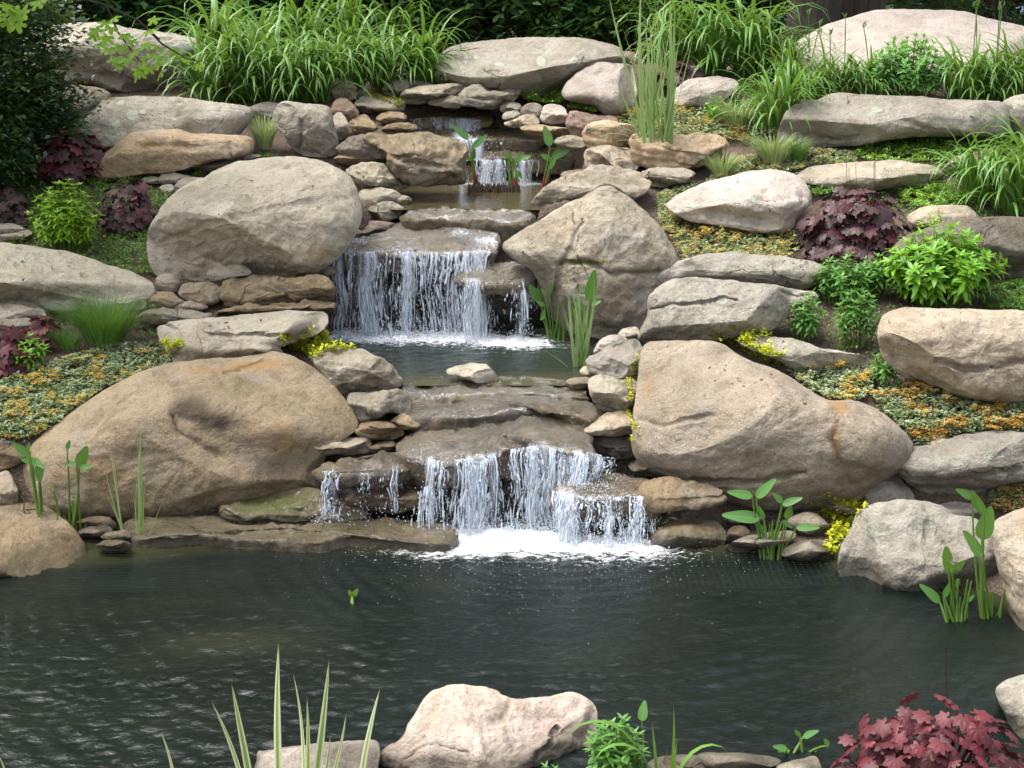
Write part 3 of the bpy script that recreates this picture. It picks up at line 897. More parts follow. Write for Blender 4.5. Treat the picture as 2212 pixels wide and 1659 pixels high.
rock('boulder', 'long grey brown boulder with a pale lichen blotch, below the right daylilies', 'boulder', 'grey',
     win('C', [(615, 900), (650, 790), (700, 690), (780, 650), (880, 640), (960, 605), (1080, 598), (1300, 615), (1500, 620), (1700, 635), (1900, 640), (2060, 655), (2110, 720), (2100, 860), (1900, 880), (1600, 880), (1400, 890), (1150, 930), (1000, 945), (880, 950), (750, 965), (680, 960)]),
     T=.4, lean=.8, sh=.55, facets=2, na=240, ns=52, group=GB, rough=.8, lich=[(1894, 235, 16, 8), (1884, 247, 12, 7), (1842, 246, 6, 5), (1946, 229, 6, 4), (1708, 252, 7, 8, .7), (1955, 246, 5, 3)], cracks=[([(1930, 258), (1980, 268), (2010, 280)], 8, .03), ([(1770, 298), (1800, 303), (1850, 296)], 8, .05)])
rock('boulder', 'grey brown boulder at the right edge, butted against the long lichen blotched one', 'boulder', 'grey',
     win('C', [(2060, 680), (2130, 622), (2212, 605), (2350, 640), (2450, 760), (2400, 880), (2212, 900), (2080, 860)]), T=.35, group=GB)
rock('boulder', 'flat topped sandy boulder above the right orange flowers, with a deep crease', 'boulder', 'tan',
     [(1897, 710), (1904, 680), (1938, 664), (1980, 659), (2060, 664), (2140, 667), (2230, 670), (2310, 700), (2310, 840), (2212, 872), (2130, 866), (2060, 850), (1980, 820), (1930, 800), (1904, 765)],
     T=.42, lean=1.1, sh=.62, p=3.0, facets=1, group=GB, na=220, ns=50, cracks=[([(2030, 780), (2090, 797), (2150, 790), (2230, 775)], 9, .09)], dark_patch=[(2120, 800, 80, 8, .6), (2060, 720, 60, 30, .35)], rust=[(1960, 670, 50, 12, .5), (2100, 675, 70, 8, .5)])
rock('boulder', 'grey flat topped boulder with white lichen at right, above the pale pond boulder', 'boulder', 'lichen',
     [(1924, 1002), (1945, 980), (1966, 966), (2006, 958), (2040, 948), (2090, 932), (2140, 927), (2212, 932), (2290, 955), (2290, 1030), (2212, 1040), (2158, 1050), (2110, 1068), (2040, 1074), (2000, 1070), (1972, 1052), (1940, 1025)],
     T=.34, lean=1.1, sh=.4, facets=3, group=GB, lich=[(2000, 990, 26, 8, .8), (2070, 1000, 30, 12, .8), (2150, 985, 30, 10, .7), (2060, 1030, 20, 8, .7)], cracks=[([(1960, 1030), (2040, 1040), (2110, 1030), (2200, 1010)], 6, .04)])
rock('boulder', 'pale lichen crusted boulder at the right shore of the pond', 'boulder', 'lichen',
     [(1808, 1200), (1830, 1150), (1860, 1105), (1910, 1080), (1980, 1077), (2032, 1090), (2062, 1110), (2102, 1120), (2152, 1150), (2186, 1200), (2190, 1290), (2110, 1345), (1990, 1345), (1880, 1320), (1822, 1265)],
     Y=8.0, T=.38, lean=.9, sh=.5, p=2.4, facets=4, na=200, ns=46, group=GB, lich=[(1900, 1150, 50, 30, .6), (1990, 1130, 50, 30, .6), (1950, 1200, 40, 20, .5), (2100, 1160, 40, 30, .55)], cracks=[([(1990, 1080), (2010, 1120), (2000, 1160)], 6, .04)])
rock('boulder', 'tan boulder cut off by the right edge of the photo at the waterline', 'boulder', 'tan',
     [(2137, 1150), (2150, 1122), (2200, 1100), (2260, 1085), (2350, 1100), (2390, 1350), (2300, 1450), (2222, 1430), (2188, 1350), (2166, 1255), (2148, 1195)], Y=7.5, T=.36, lean=.6, facets=2, group=GB)
rock('boulder', 'mossy brown boulder in the bottom left corner of the far shore', 'boulder', 'brownslab',
     [(-120, 1130), (-60, 1100), (0, 1088), (50, 1078), (112, 1094), (152, 1130), (184, 1180), (186, 1250), (150, 1320), (40, 1345), (-120, 1345)], Y=8.3, T=.42, lean=.9, sh=.4, facets=4, group=GB, moss=[(120, 1150, 30, 40, .5), (40, 1200, 60, 14, .5)])
rock('boulder', 'large peach coloured boulder on the near shore at the bottom of the photo', 'boulder', 'peach',
     [(770, 1700), (805, 1640), (868, 1592), (885, 1558), (920, 1502), (960, 1480), (1010, 1474), (1068, 1484), (1090, 1498), (1124, 1508), (1180, 1500), (1240, 1492), (1280, 1510), (1296, 1540), (1290, 1590), (1274, 1640), (1290, 1760), (1000, 1820), (780, 1790)],
     Y=5.85, T=.32, lean=.7, sh=.5, p=3.0, facets=7, na=260, ns=60, group=GF, rust=[(960, 1560, 60, 50, .45), (1010, 1500, 60, 20, .3)], cracks=[([(1140, 1680), (1155, 1630), (1180, 1612), (1205, 1570)], 3.5, .03), ([(880, 1640), (930, 1612), (1010, 1625)], 4, .012), ([(1100, 1515), (1090, 1560), (1110, 1620)], 10, .03)])
rock('stone', 'flat buff stone in front of the striped iris at the bottom', 'stone', 'pink',
     [(552, 1640), (570, 1620), (625, 1612), (700, 1602), (780, 1597), (822, 1608), (810, 1700), (760, 1800), (560, 1800)], Y=5.6, T=.2, lean=1.3, sh=.6, group=GF)
rock('stone', 'low flat brown stone right of the bent iris leaves, along the bottom edge', 'stone', 'slate',
     win('H', [(590, 1080), (700, 1046), (850, 1060), (870, 1110), (760, 1190), (600, 1190)]), Y=5.68, T=.16, lean=1.5, sh=.4, group=GF)
rock('stone', 'thin pale grey stone at the water edge left of the maroon plant', 'stone', 'slate',
     win('H', [(800, 1046), (950, 1039), (1100, 1050), (1160, 1085), (1000, 1140), (860, 1120)]), Y=5.72, T=.14, lean=1.5, sh=.4, group=GF)
rock('stone', 'small pale stone half hidden at the foot of the maroon plant', 'stone', 'pale',
     win('H', [(1140, 1100), (1250, 1066), (1320, 1062), (1330, 1150), (1200, 1170)]), Y=5.6, T=.12, lean=1.3, sh=.4, group=GF)
rock('boulder', 'grey white boulder at the right edge behind the maroon foreground plant', 'boulder', 'lichen',
     win('H', [(2090, 790), (2110, 740), (2212, 698), (2330, 730), (2350, 1010), (2212, 1060), (2140, 900)]), Y=6.2, T=.28, group=GF)

# ---- rocks on the slope, left
for lab, tone, w, pts, kw in [
    ('small flat pink stone behind the upright grey block', 'pink', 'A', [(1600, 700), (1680, 660), (1795, 663), (1790, 720), (1740, 770), (1650, 750)], {}),
    ('small grey stone left of the purple leaved clump', 'slate', 'A', [(1015, 1160), (1060, 1112), (1180, 1122), (1225, 1142), (1120, 1185), (1050, 1190)], {}),
    ('grey rounded flat stone above the pale egg boulder', 'slate', 'A', [(1105, 1220), (1170, 1148), (1240, 1142), (1345, 1150), (1325, 1195), (1200, 1230), (1130, 1265)], {}),
    ('sandy wedge stone against the left flank of the pale egg boulder', 'pale', 'A', [(1065, 1300), (1130, 1230), (1230, 1188), (1305, 1215), (1255, 1280), (1150, 1340), (1085, 1340)], {}),
    ('thin grey flat stone behind the egg boulder, lower of two', 'grey', 'A', [(1240, 1085), (1350, 1048), (1480, 1038), (1550, 1055), (1450, 1090), (1340, 1100)], {}),
    ('thin grey flat stone behind the egg boulder, upper of two', 'grey', 'A', [(1385, 1040), (1480, 1008), (1600, 998), (1690, 1000), (1610, 1032), (1480, 1055)], {}),
    ('tiny sandy stone at the top of the purple leaved clump', 'pale', 'A', [(910, 1155), (970, 1132), (1025, 1145), (1030, 1180), (950, 1180)], {}),
    ('small upright tan stone between the purple clump and the sandy wedge', 'pale', 'A', [(1030, 1200), (1090, 1182), (1122, 1215), (1085, 1262), (1045, 1230)], {}),
    ('flat pinkish stone at the far left above the flat topped boulder', 'pink', 'A', [(-60, 1470), (0, 1438), (60, 1433), (130, 1450), (165, 1482), (60, 1515), (-60, 1515)], {}),
    ('flat tan stone at the far left edge, under the pinkish one', 'tan', 'A', [(-60, 1525), (0, 1508), (100, 1490), (190, 1478), (200, 1512), (60, 1555), (-60, 1555)], {}),
    ('flat pink stone behind the fountain grass, left of the pale one', 'pink', 'D', [(250, 300), (300, 260), (380, 248), (525, 246), (535, 305), (480, 355), (380, 365), (285, 340)], {}),
    ('buff flat stone at the left edge beside the red leaves', 'tan', 'D', [(-60, 330), (80, 313), (180, 323), (285, 345), (295, 405), (200, 430), (100, 450), (-60, 450)], {}),
    ('pale grey flat stone lowest at the left edge beside the red leaves', 'slate', 'D', [(-60, 430), (100, 402), (235, 410), (215, 460), (60, 490), (-60, 490)], {'dY': -.1}),
    ('pale long stone behind the fountain grass', 'pale', 'D', [(525, 300), (640, 262), (850, 256), (945, 292), (905, 345), (700, 360), (560, 340)], {}),
    ('round tan cobble at the foot of the egg boulder', 'tan', 'D', [(998, 170), (1018, 125), (1070, 108), (1132, 125), (1160, 180), (1142, 235), (1090, 250), (1018, 228)], {'p': 2.1, 'facets': 0, 'lean': .1, 'rough': .5, 'T': .09}),
    ('rounded grey stone right of the round cobble', 'slate', 'D', [(1140, 225), (1190, 178), (1280, 166), (1382, 175), (1420, 220), (1418, 285), (1370, 315), (1260, 305), (1185, 275)], {}),
    ('orange flat stone right of the fountain grass', 'orange', 'D', [(872, 245), (960, 220), (1080, 228), (1152, 265), (1182, 298), (1110, 335), (1000, 335), (915, 310)], {}),
    ('thin tan stone under the rounded grey stone', 'tan', 'D', [(1110, 332), (1180, 293), (1280, 303), (1340, 332), (1250, 355), (1150, 355)], {}),
    ('wide dull flat stone above the pale slanting rock', 'slate', 'D', [(890, 385), (1000, 343), (1100, 336), (1250, 353), (1365, 378), (1280, 425), (1150, 440), (1050, 465), (930, 470)], {'strata': .5}),
    ('thin pale flat stone perched under the egg boulder', 'pale', 'D', [(1315, 128), (1350, 84), (1450, 64), (1540, 57), (1612, 85), (1602, 128), (1480, 150), (1380, 152)], {'strata': .5, 'dY': -.15}),
    ('wide layered brown slab left of the middle fall', 'brownslab', 'D', [(1415, 225), (1430, 180), (1520, 150), (1700, 130), (1900, 133), (2060, 138), (2150, 190), (2150, 270), (2000, 300), (1800, 310), (1600, 320), (1480, 340), (1440, 300)], {'strata': 1, 'T': .3}),
    ('long layered brown slab lowest at the left of the middle fall', 'brownslab', 'D', [(1390, 360), (1500, 325), (1700, 308), (1900, 298), (2140, 288), (2140, 350), (1900, 372), (1650, 385), (1500, 395), (1405, 390)], {'strata': 1, 'T': .3}),
    ('dark wet slab touching the left edge of the middle fall', 'wet', 'D', [(1910, 105), (2000, 64), (2100, 58), (2160, 70), (2170, 115), (2050, 130), (1950, 122)], {'strata': .5}),
    ('brown stone at the far left behind the big brown boulder', 'brownslab', 'D', [(-60, 1220), (0, 1198), (80, 1208), (165, 1280), (135, 1330), (50, 1365), (-60, 1365)], {}),
    ('tan stone at the far left, standing behind the corner boulder', 'tan', 'D', [(-60, 1400), (0, 1385), (50, 1383), (90, 1430), (120, 1530), (100, 1600), (-60, 1620)], {'T': .12}),
    ('small grey flat pebble at the far left on the soil', 'grey', 'D', [(-40, 1185), (50, 1173), (105, 1192), (40, 1212), (-40, 1212)], {}),
    ('small buff stone under the left water plants', 'brownslab', 'G', [(310, 65), (370, 24), (450, 14), (505, 50), (475, 80), (380, 85)], {}),
    ('flat mauve stone at the waterline under the left water plants', 'red', 'G', [(330, 90), (380, 64), (470, 61), (480, 92), (400, 118), (350, 114)], {'T': .1}),
    ('small orange wet stone under the left reeds', 'orange', 'G', [(435, 108), (470, 89), (545, 79), (565, 112), (480, 135)], {'T': .08, 'dY': -.03}),
    ('drowned grey stone just off the left reeds', 'wet', 'G', [(410, 142), (470, 120), (560, 130), (560, 165), (450, 170)], {'T': .1, 'dY': -.08}),
]:
    rock('stone', lab, 'stone', tone, pts, w, group=GR, **{'p': 3.3, 'rough': 1.7, 'strata': .5, **kw})

# ---- rocks on the slope, right
for lab, tone, w, pts, kw in [
    ('half buried pale stone below the top right daylilies', 'pink', 'C', [(-60, 600), (40, 518), (150, 498), (260, 493), (355, 520), (375, 570), (290, 640), (240, 690), (100, 690), (-40, 680)], {'T': .25}),
    ('flat pale slab behind the purple leaved plant on the right', 'pale', 'C', [(740, 1130), (850, 1068), (1000, 1048), (1200, 1038), (1400, 1028), (1550, 1048), (1665, 1080), (1690, 1125), (1600, 1190), (1400, 1210), (1250, 1230), (1050, 1240), (900, 1200), (800, 1180)], {'T': .4, 'lean': 2.2, 'sh': .2}),
    ('tan stone under the drooping leaves at right', 'tan', 'C', [(1460, 1390), (1560, 1330), (1700, 1318), (1850, 1328), (1910, 1400), (1760, 1440), (1600, 1470), (1500, 1460)], {}),
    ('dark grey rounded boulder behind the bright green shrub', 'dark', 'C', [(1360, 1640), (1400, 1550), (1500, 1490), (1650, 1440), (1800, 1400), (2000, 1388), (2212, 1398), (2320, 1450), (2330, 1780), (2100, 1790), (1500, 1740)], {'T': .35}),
    ('small grey stone among the green ground cover at right', 'slate', 'C', [(1680, 1090), (1780, 1010), (1900, 978), (2010, 958), (1990, 1010), (1850, 1070), (1720, 1115)], {}),
    ('long lichen flecked slab lying on the grey lichen boulder', 'lichen', 'W', [(1420, 605), (1445, 575), (1500, 553), (1560, 544), (1640, 549), (1700, 554), (1770, 569), (1800, 590), (1772, 612), (1720, 628), (1640, 630), (1550, 625), (1480, 620)], {'T': .25}),
    ('large grey flat topped boulder with lichen spots, right of the middle pool', 'lichen', 'W', [(1380, 735), (1398, 682), (1404, 640), (1440, 608), (1490, 600), (1560, 604), (1640, 614), (1720, 625), (1758, 635), (1762, 648), (1722, 664), (1692, 695), (1662, 715), (1600, 725), (1530, 740), (1440, 748)],
     {'T': .36, 'lean': .9, 'sh': .62, 'na': 200, 'ns': 46, 'cracks': [([(1405, 672), (1440, 662), (1469, 658), (1520, 652), (1565, 643), (1590, 650)], 3.2, .045), ([(1690, 630), (1720, 640), (1755, 640)], 3, .04)], 'lich': [(1586, 694, 11, 9), (1562, 652, 10, 7, .9), (1670, 662, 22, 14, .8), (1620, 690, 10, 8, .5)]}),
    ('grey half buried slab between the golden creeper and the orange flowers', 'lichen', 'F', [(360, 545), (450, 505), (600, 518), (750, 538), (900, 588), (1050, 618), (1200, 650), (1210, 730), (1000, 760), (800, 740), (620, 670), (450, 600)], {'T': .2, 'lean': 1.4}),
    ('small pale stone poking out beside the grey lichen boulder', 'pale', 'F', [(1550, 1225), (1640, 1163), (1740, 1168), (1790, 1190), (1660, 1250)], {}),
    ('small white lichen stone beside the golden creeper by the pond', 'lichen', 'F', [(1175, 1480), (1220, 1400), (1320, 1393), (1400, 1408), (1450, 1470), (1505, 1540), (1480, 1590), (1300, 1610), (1205, 1630), (1182, 1560)], {'lich': [(1900, 1045, 30, 20, .75)], 'T': .16}),
    ('small tan stone wrapped in golden creeper', 'pink', 'F', [(895, 1600), (950, 1558), (1050, 1553), (1150, 1548), (1195, 1592), (1100, 1665), (990, 1665)], {'T': .12}),
    ('small brown flat stone between two right hand lichen boulders', 'pink', 'W', [(2010, 1100), (2060, 1083), (2112, 1093), (2135, 1117), (2060, 1122)], {}),
    ('flat tan stone behind the right pond plants', 'slate', 'H', [(920, 150), (1000, 108), (1080, 94), (1200, 78), (1225, 112), (1150, 165), (1000, 185)], {'T': .2}),
    ('flat grey stone at the waterline right of the pond plants', 'slate', 'H', [(1160, 185), (1220, 130), (1330, 118), (1380, 140), (1388, 195), (1260, 215)], {'T': .2}),
    ('sandy stone with creeper trailing over it, behind the right pond plants', 'tan', 'H', [(1190, 40), (1260, 0), (1330, 18), (1385, 80), (1335, 115), (1240, 105)], {'T': .15}),
    ('thin tan stone left of the creeper clad sandy stone', 'tan', 'H', [(890, 30), (1000, -4), (1085, 18), (1100, 70), (1000, 75), (910, 65)], {'T': .15}),
    ('orange wet stone at the left of the pond plants', 'orange', 'H', [(930, 120), (945, 65), (1000, 60), (1030, 90), (1010, 135)], {'T': .12}),
    ('olive wet stone under the right end of the lower fall', 'wetmoss', 'H', [(600, 130), (640, 60), (760, 30), (880, 40), (930, 110), (880, 160), (700, 165)], {'T': .2, 'dY': .1}),
]:
    kind = 'boulder' if lab.startswith(('large', 'dark grey rounded')) else 'stone'
    rock(kind, lab, kind, tone, pts, w, group=GR, **{'p': 3.0, **kw})

# ---- stones round the top fall
for lab, tone, pts, kw in [
    ('tan stone at the left of the top fall, below the daylilies', 'tan', [(-50, 570), (-10, 490), (50, 488), (100, 545), (108, 612), (60, 650), (-30, 630)], {}),
    ('small grey stone behind the mossy striped stone', 'slate', [(272, 570), (335, 513), (420, 508), (452, 540), (445, 580), (380, 615), (300, 610)], {}),
    ('thin flat slab at the very back of the top fall', 'slate', [(420, 535), (500, 513), (575, 530), (565, 560), (480, 570)], {}),
    ('long buff slab at the back of the top fall', 'slate', [(388, 615), (440, 570), (560, 548), (680, 543), (795, 543), (825, 562), (790, 610), (700, 632), (600, 642), (540, 665), (450, 672), (400, 655)], {'strata': .6, 'T': .3}),
    ('small sandy stone under the long buff slab', 'tan', [(560, 665), (640, 618), (755, 618), (780, 650), (765, 695), (660, 690)], {'T': .14}),
    ('large pale blocky slab at the back of the top fall', 'slate', [(760, 630), (785, 570), (860, 543), (1000, 548), (1135, 553), (1165, 590), (1125, 650), (1040, 695), (940, 710), (860, 695), (775, 680)], {'strata': .7, 'T': .28, 'cracks': [([(1015, 195), (1060, 205), (1065, 218)], 4, .05)]}),
    ('striped grey stone carrying a moss cushion', 'slate', [(88, 665), (140, 618), (220, 608), (300, 638), (390, 642), (420, 672), (395, 710), (260, 722), (140, 715)], {'strata': 1, 'T': .22}),
    ('small grey stone behind the moss cushion', 'grey', [(92, 610), (140, 568), (195, 573), (200, 605), (120, 635)], {}),
    ('red brown stone left of the striped stone', 'red', [(-65, 710), (-25, 640), (40, 635), (95, 680), (125, 732), (80, 780), (-20, 775)], {}),
    ('olive brown wedge stone left of the top fall', 'brownslab', [(40, 820), (100, 748), (170, 737), (222, 790), (245, 828), (180, 860), (80, 885)], {'strata': .3}),
    ('grey stone squeezed against the upright cracked block', 'slate', [(-80, 800), (-10, 718), (42, 770), (75, 855), (10, 900), (-65, 880)], {}),
    ('flat olive stone left of the top fall, upper of two', 'brownslab', [(235, 758), (280, 723), (380, 718), (424, 740), (415, 780), (300, 793), (248, 785)], {'strata': .6}),
    ('flat olive stone left of the top fall, lower of two', 'brownslab', [(262, 828), (330, 793), (440, 788), (495, 810), (485, 842), (380, 860), (288, 855)], {'strata': .6}),
    ('white stone on the dark stack right of the top fall', 'pale', [(1025, 705), (1060, 663), (1130, 657), (1164, 680), (1152, 715), (1080, 728)], {'T': .1}),
    ('grey stone under the white one right of the top fall', 'grey', [(1040, 750), (1068, 720), (1140, 713), (1165, 742), (1122, 775), (1058, 775)], {'T': .1}),
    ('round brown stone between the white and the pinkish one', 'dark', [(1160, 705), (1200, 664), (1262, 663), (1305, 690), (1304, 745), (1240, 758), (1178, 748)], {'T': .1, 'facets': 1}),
    ('pinkish white stone at the right end of the small row', 'pink', [(1285, 760), (1308, 690), (1350, 673), (1422, 678), (1463, 730), (1468, 788), (1400, 800), (1318, 790)], {'T': .11}),
    ('flat tan stone below the small row right of the top fall', 'tan', [(1058, 790), (1140, 758), (1220, 733), (1275, 760), (1278, 800), (1190, 820), (1088, 815)], {'strata': .5, 'T': .14}),
    ('flat orange slab jutting out right of the top fall', 'orange', [(1160, 822), (1250, 803), (1400, 812), (1482, 830), (1485, 865), (1380, 875), (1280, 880), (1205, 862)], {'strata': .4, 'T': .25}),
    ('brown grey rock behind the large orange tan block', 'red', [(1450, 800), (1485, 720), (1600, 728), (1740, 738), (1795, 770), (1760, 830), (1620, 880), (1540, 900), (1480, 870)], {'T': .2}),
    ('large orange tan block right of the top pool', 'orange', [(1560, 860), (1600, 790), (1700, 775), (1850, 798), (1910, 830), (1915, 945), (1800, 975), (1650, 965), (1585, 950)], {'p': 3.2, 'lean': .5, 'sh': .7, 'T': .25}),
    ('sandy block under the large orange tan block', 'tan', [(1575, 970), (1700, 940), (1800, 943), (1890, 960), (1915, 1090), (1750, 1110), (1640, 1110), (1580, 1070)], {'p': 3.2, 'T': .25}),
    ('rusty tan rock behind the tall reeds', 'orange', [(1860, 880), (1960, 845), (2080, 852), (2212, 872), (2330, 855), (2440, 870), (2500, 930), (2480, 1010), (2400, 1060), (2200, 1100), (1960, 1090), (1880, 1040)], {'T': .3}),
    ('flaky grey slab under the orange slab', 'slate', [(1380, 905), (1420, 873), (1500, 868), (1575, 890), (1595, 932), (1520, 962), (1425, 955)], {'strata': 1, 'T': .18}),
    ('flat dark stone low at the right of the upper pool', 'red', [(1420, 1125), (1480, 1095), (1570, 1092), (1640, 1115), (1560, 1150), (1450, 1150)], {'T': .2, 'strata': .5}),
    ('large brown mossy boulder left of the upper pool', 'wetmoss', [(140, 880), (300, 853), (480, 858), (640, 878), (790, 918), (825, 965), (800, 1060), (800, 1165), (680, 1180), (540, 1195), (430, 1180), (320, 1080), (280, 970)], {'T': .42, 'lean': .6, 'sh': .6, 'facets': 2}),
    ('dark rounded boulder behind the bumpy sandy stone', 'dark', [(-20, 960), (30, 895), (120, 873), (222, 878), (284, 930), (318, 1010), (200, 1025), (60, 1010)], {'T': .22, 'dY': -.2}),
    ('flat brown slab below the dark rounded boulder', 'brownslab', [(-40, 1010), (60, 983), (220, 998), (335, 1040), (328, 1070), (200, 1065), (60, 1065), (-30, 1045)], {'strata': .6, 'T': .2}),
    ('bumpy sandy stone at the left of the upper pool', 'pale', [(30, 1095), (110, 1048), (260, 1053), (335, 1100), (405, 1150), (455, 1195), (380, 1225), (260, 1230), (170, 1205), (90, 1150)], {'rough': 2.2, 'T': .22}),
    ('small grey stone leaning on the bumpy sandy stone', 'slate', [(60, 1120), (120, 1098), (190, 1108), (195, 1165), (150, 1222), (95, 1190)], {'T': .1, 'dY': -.1}),
    ('grey slab right of the egg boulder, upper of two in the stack', 'slate', [(122, 1245), (200, 1203), (320, 1213), (392, 1250), (385, 1300), (300, 1325), (200, 1335), (132, 1305)], {'strata': .5, 'T': .2}),
    ('small chip of stone at the left corner of the upper pool', 'tan', [(372, 1255), (440, 1263), (460, 1287), (400, 1318), (365, 1305)], {'T': .1}),
    ('grey slab right of the egg boulder, lower of two in the stack', 'slate', [(122, 1365), (200, 1320), (320, 1298), (404, 1330), (385, 1390), (260, 1435), (132, 1415)], {'strata': .6, 'T': .22}),
    ('flat mauve stone at the edge of the stream bed, right of the egg boulder', 'red', [(102, 1460), (180, 1418), (300, 1428), (385, 1450), (375, 1488), (240, 1512), (122, 1492)], {'strata': .4, 'T': .2}),
    ('flat rusty slab jutting over the left end of the middle fall', 'orange', [(-90, 1500), (-20, 1480), (60, 1463), (140, 1478), (185, 1500), (165, 1535), (60, 1560), (-60, 1545)], {'strata': .8, 'T': .22}),
    ('broad flat grey boulder above the triangular boulder', 'slate', [(1235, 1290), (1330, 1200), (1450, 1128), (1600, 1078), (1740, 1068), (1860, 1088), (1950, 1128), (2000, 1172), (1965, 1240), (1890, 1285), (1800, 1290), (1700, 1280), (1620, 1280), (1500, 1310), (1350, 1345), (1260, 1325)], {'T': .3, 'lean': 1.3, 'sh': .4, 'strata': .3}),
    ('flat grey stone right of the broad flat grey boulder', 'slate', [(1915, 1120), (2020, 1078), (2120, 1078), (2240, 1090), (2285, 1120), (2230, 1170), (2100, 1205), (2000, 1205), (1980, 1160)], {'T': .2}),
    ('small pale flat stone beside the triangular boulder', 'slate', [(1118, 1358), (1200, 1328), (1340, 1328), (1325, 1370), (1230, 1395), (1145, 1390)], {'T': .15}),
    ('grey layered stone in the stream left of the triangular boulder', 'slate', [(950, 1470), (1020, 1408), (1120, 1378), (1220, 1388), (1195, 1440), (1100, 1510), (1000, 1515)], {'T': .22, 'strata': .5}),
]:
    rock('stone', lab, 'stone', tone, pts, 'B', group=GU, **{'p': 3.3, 'rough': 1.7, 'strata': .5, **kw})

# ---- stones edging the lower stream
for lab, tone, w, pts, kw in [
    ('pale stone standing alone in the middle pool outflow', 'pale', 'E', [(680, 745), (760, 703), (850, 690), (940, 698), (995, 740), (1015, 785), (985, 820), (900, 820), (820, 800), (740, 770)], {'Y': 9.85, 'T': .14}),
    ('lichen tinted stone left of the middle pool outflow, under the creeper', 'slate', 'W', [(676, 775), (708, 750), (760, 751), (822, 770), (858, 800), (870, 828), (842, 845), (780, 855), (742, 858), (708, 820)], {'T': .24, 'lean': .7}),
    ('flat stone beside the stream under the lichen tinted one', 'slate', 'E', [(40, 910), (100, 873), (250, 868), (380, 862), (435, 890), (465, 960), (445, 1010), (300, 1020), (250, 1050), (130, 1080), (80, 1010)], {'strata': .4, 'T': .25}),
    ('small flat brown stone at the left edge of the lower stream', 'brownslab', 'E', [(320, 1068), (380, 1008), (450, 1006), (540, 1038), (575, 1057), (520, 1100), (420, 1118), (342, 1100)], {'strata': .5, 'T': .16}),
    ('rust and black flat stone at the left edge of the lower stream', 'brownslab', 'E', [(90, 1120), (150, 1073), (250, 1058), (330, 1073), (415, 1130), (405, 1160), (320, 1185), (200, 1175), (122, 1165)], {'strata': .6, 'T': .18}),
    ('flat tan stone overhanging the left trickle', 'tan', 'W', [(668, 958), (720, 944), (792, 944), (802, 960), (794, 978), (700, 983)], {'strata': .5, 'T': .2}),
    ('small wet stone left of the wide lip of the lower fall', 'wet', 'E', [(195, 1230), (270, 1193), (345, 1188), (365, 1222), (300, 1258), (205, 1265)], {'T': .14}),
    ('lens shaped wet stone behind the left trickle', 'wet', 'W', [(742, 1078), (790, 1057), (860, 1044), (908, 1055), (924, 1077), (902, 1100), (850, 1112), (786, 1102)], {'T': .2, 'strata': .4}),
    ('green mossy stone at the foot of the big brown boulder', 'wetmoss', 'W', [(474, 1090), (500, 1067), (560, 1061), (640, 1054), (694, 1061), (710, 1092), (694, 1122), (600, 1140), (540, 1140), (486, 1122)], {'T': .18, 'moss': [(590, 1085, 90, 24, .5)]}),
    ('dark wet stone below the left trickle', 'wet', 'W', [(668, 1122), (700, 1099), (750, 1091), (788, 1105), (784, 1130), (730, 1142), (676, 1142)], {'T': .14}),
    ('flat wet stone on the right lip of the lower fall', 'wet', 'E', [(1850, 1350), (1920, 1308), (2050, 1318), (2185, 1350), (2188, 1388), (2050, 1415), (1925, 1412)], {'T': .18, 'strata': .5}),
    ('triangular sandy stone right of the lower stream', 'tan', 'E', [(1552, 1125), (1620, 1068), (1720, 1008), (1842, 993), (1895, 1090), (1885, 1140), (1750, 1165), (1640, 1155), (1572, 1150)], {'T': .16, 'lean': 1.2, 'sh': .3}),
    ('black wet stone under the triangular sandy one', 'wetdark', 'E', [(1580, 1170), (1700, 1158), (1880, 1148), (1925, 1240), (1855, 1310), (1700, 1300), (1610, 1230)], {'T': .14, 'dY': .1}),
    ('dark flat stone in the stream left of the triangular one', 'wet', 'E', [(1490, 1025), (1560, 983), (1640, 978), (1695, 1010), (1645, 1050), (1535, 1055)], {'T': .16, 'strata': .5}),
    ('grey block under the lichen speckled block', 'slate', 'E', [(1600, 800), (1680, 758), (1800, 785), (1905, 805), (1902, 905), (1872, 970), (1780, 1000), (1680, 1000), (1630, 950), (1602, 870)], {'T': .2, 'p': 3}),
    ('lichen speckled block beside the big pinkish boulder', 'lichen', 'E', [(1580, 690), (1640, 630), (1720, 578), (1830, 543), (1922, 538), (1950, 600), (1915, 700), (1875, 800), (1780, 805), (1690, 775), (1610, 750)], {'T': .22}),
    ('thin pink grey slab on top of the lichen speckled block', 'pink', 'E', [(1632, 605), (1680, 533), (1780, 508), (1845, 530), (1825, 565), (1720, 600), (1645, 632)], {'T': .16, 'strata': .6}),
    ('small pale stone on the thin pink grey slab', 'pale', 'E', [(1790, 498), (1830, 463), (1900, 456), (1928, 490), (1925, 535), (1850, 540), (1805, 520)], {'T': .1}),
    ('small round pebble at the right corner of the middle pool', 'pale', 'E', [(1540, 745), (1570, 708), (1612, 718), (1625, 765), (1580, 780)], {'T': .06}),
    ('flat brown stone at the right outflow of the middle pool', 'brownslab', 'E', [(1448, 815), (1500, 783), (1602, 783), (1615, 812), (1582, 870), (1500, 860)], {'T': .16, 'strata': .6}),
    ('dark red flat stone in the stream below the outflow', 'wet', 'E', [(1380, 918), (1460, 878), (1562, 888), (1605, 920), (1582, 950), (1480, 950), (1395, 940)], {'T': .16, 'strata': .5}),
]:
    rock('stone', lab, 'stone', tone, pts, w, group=GS, **{'p': 3.3, 'rough': 1.7, 'strata': .5, **kw})

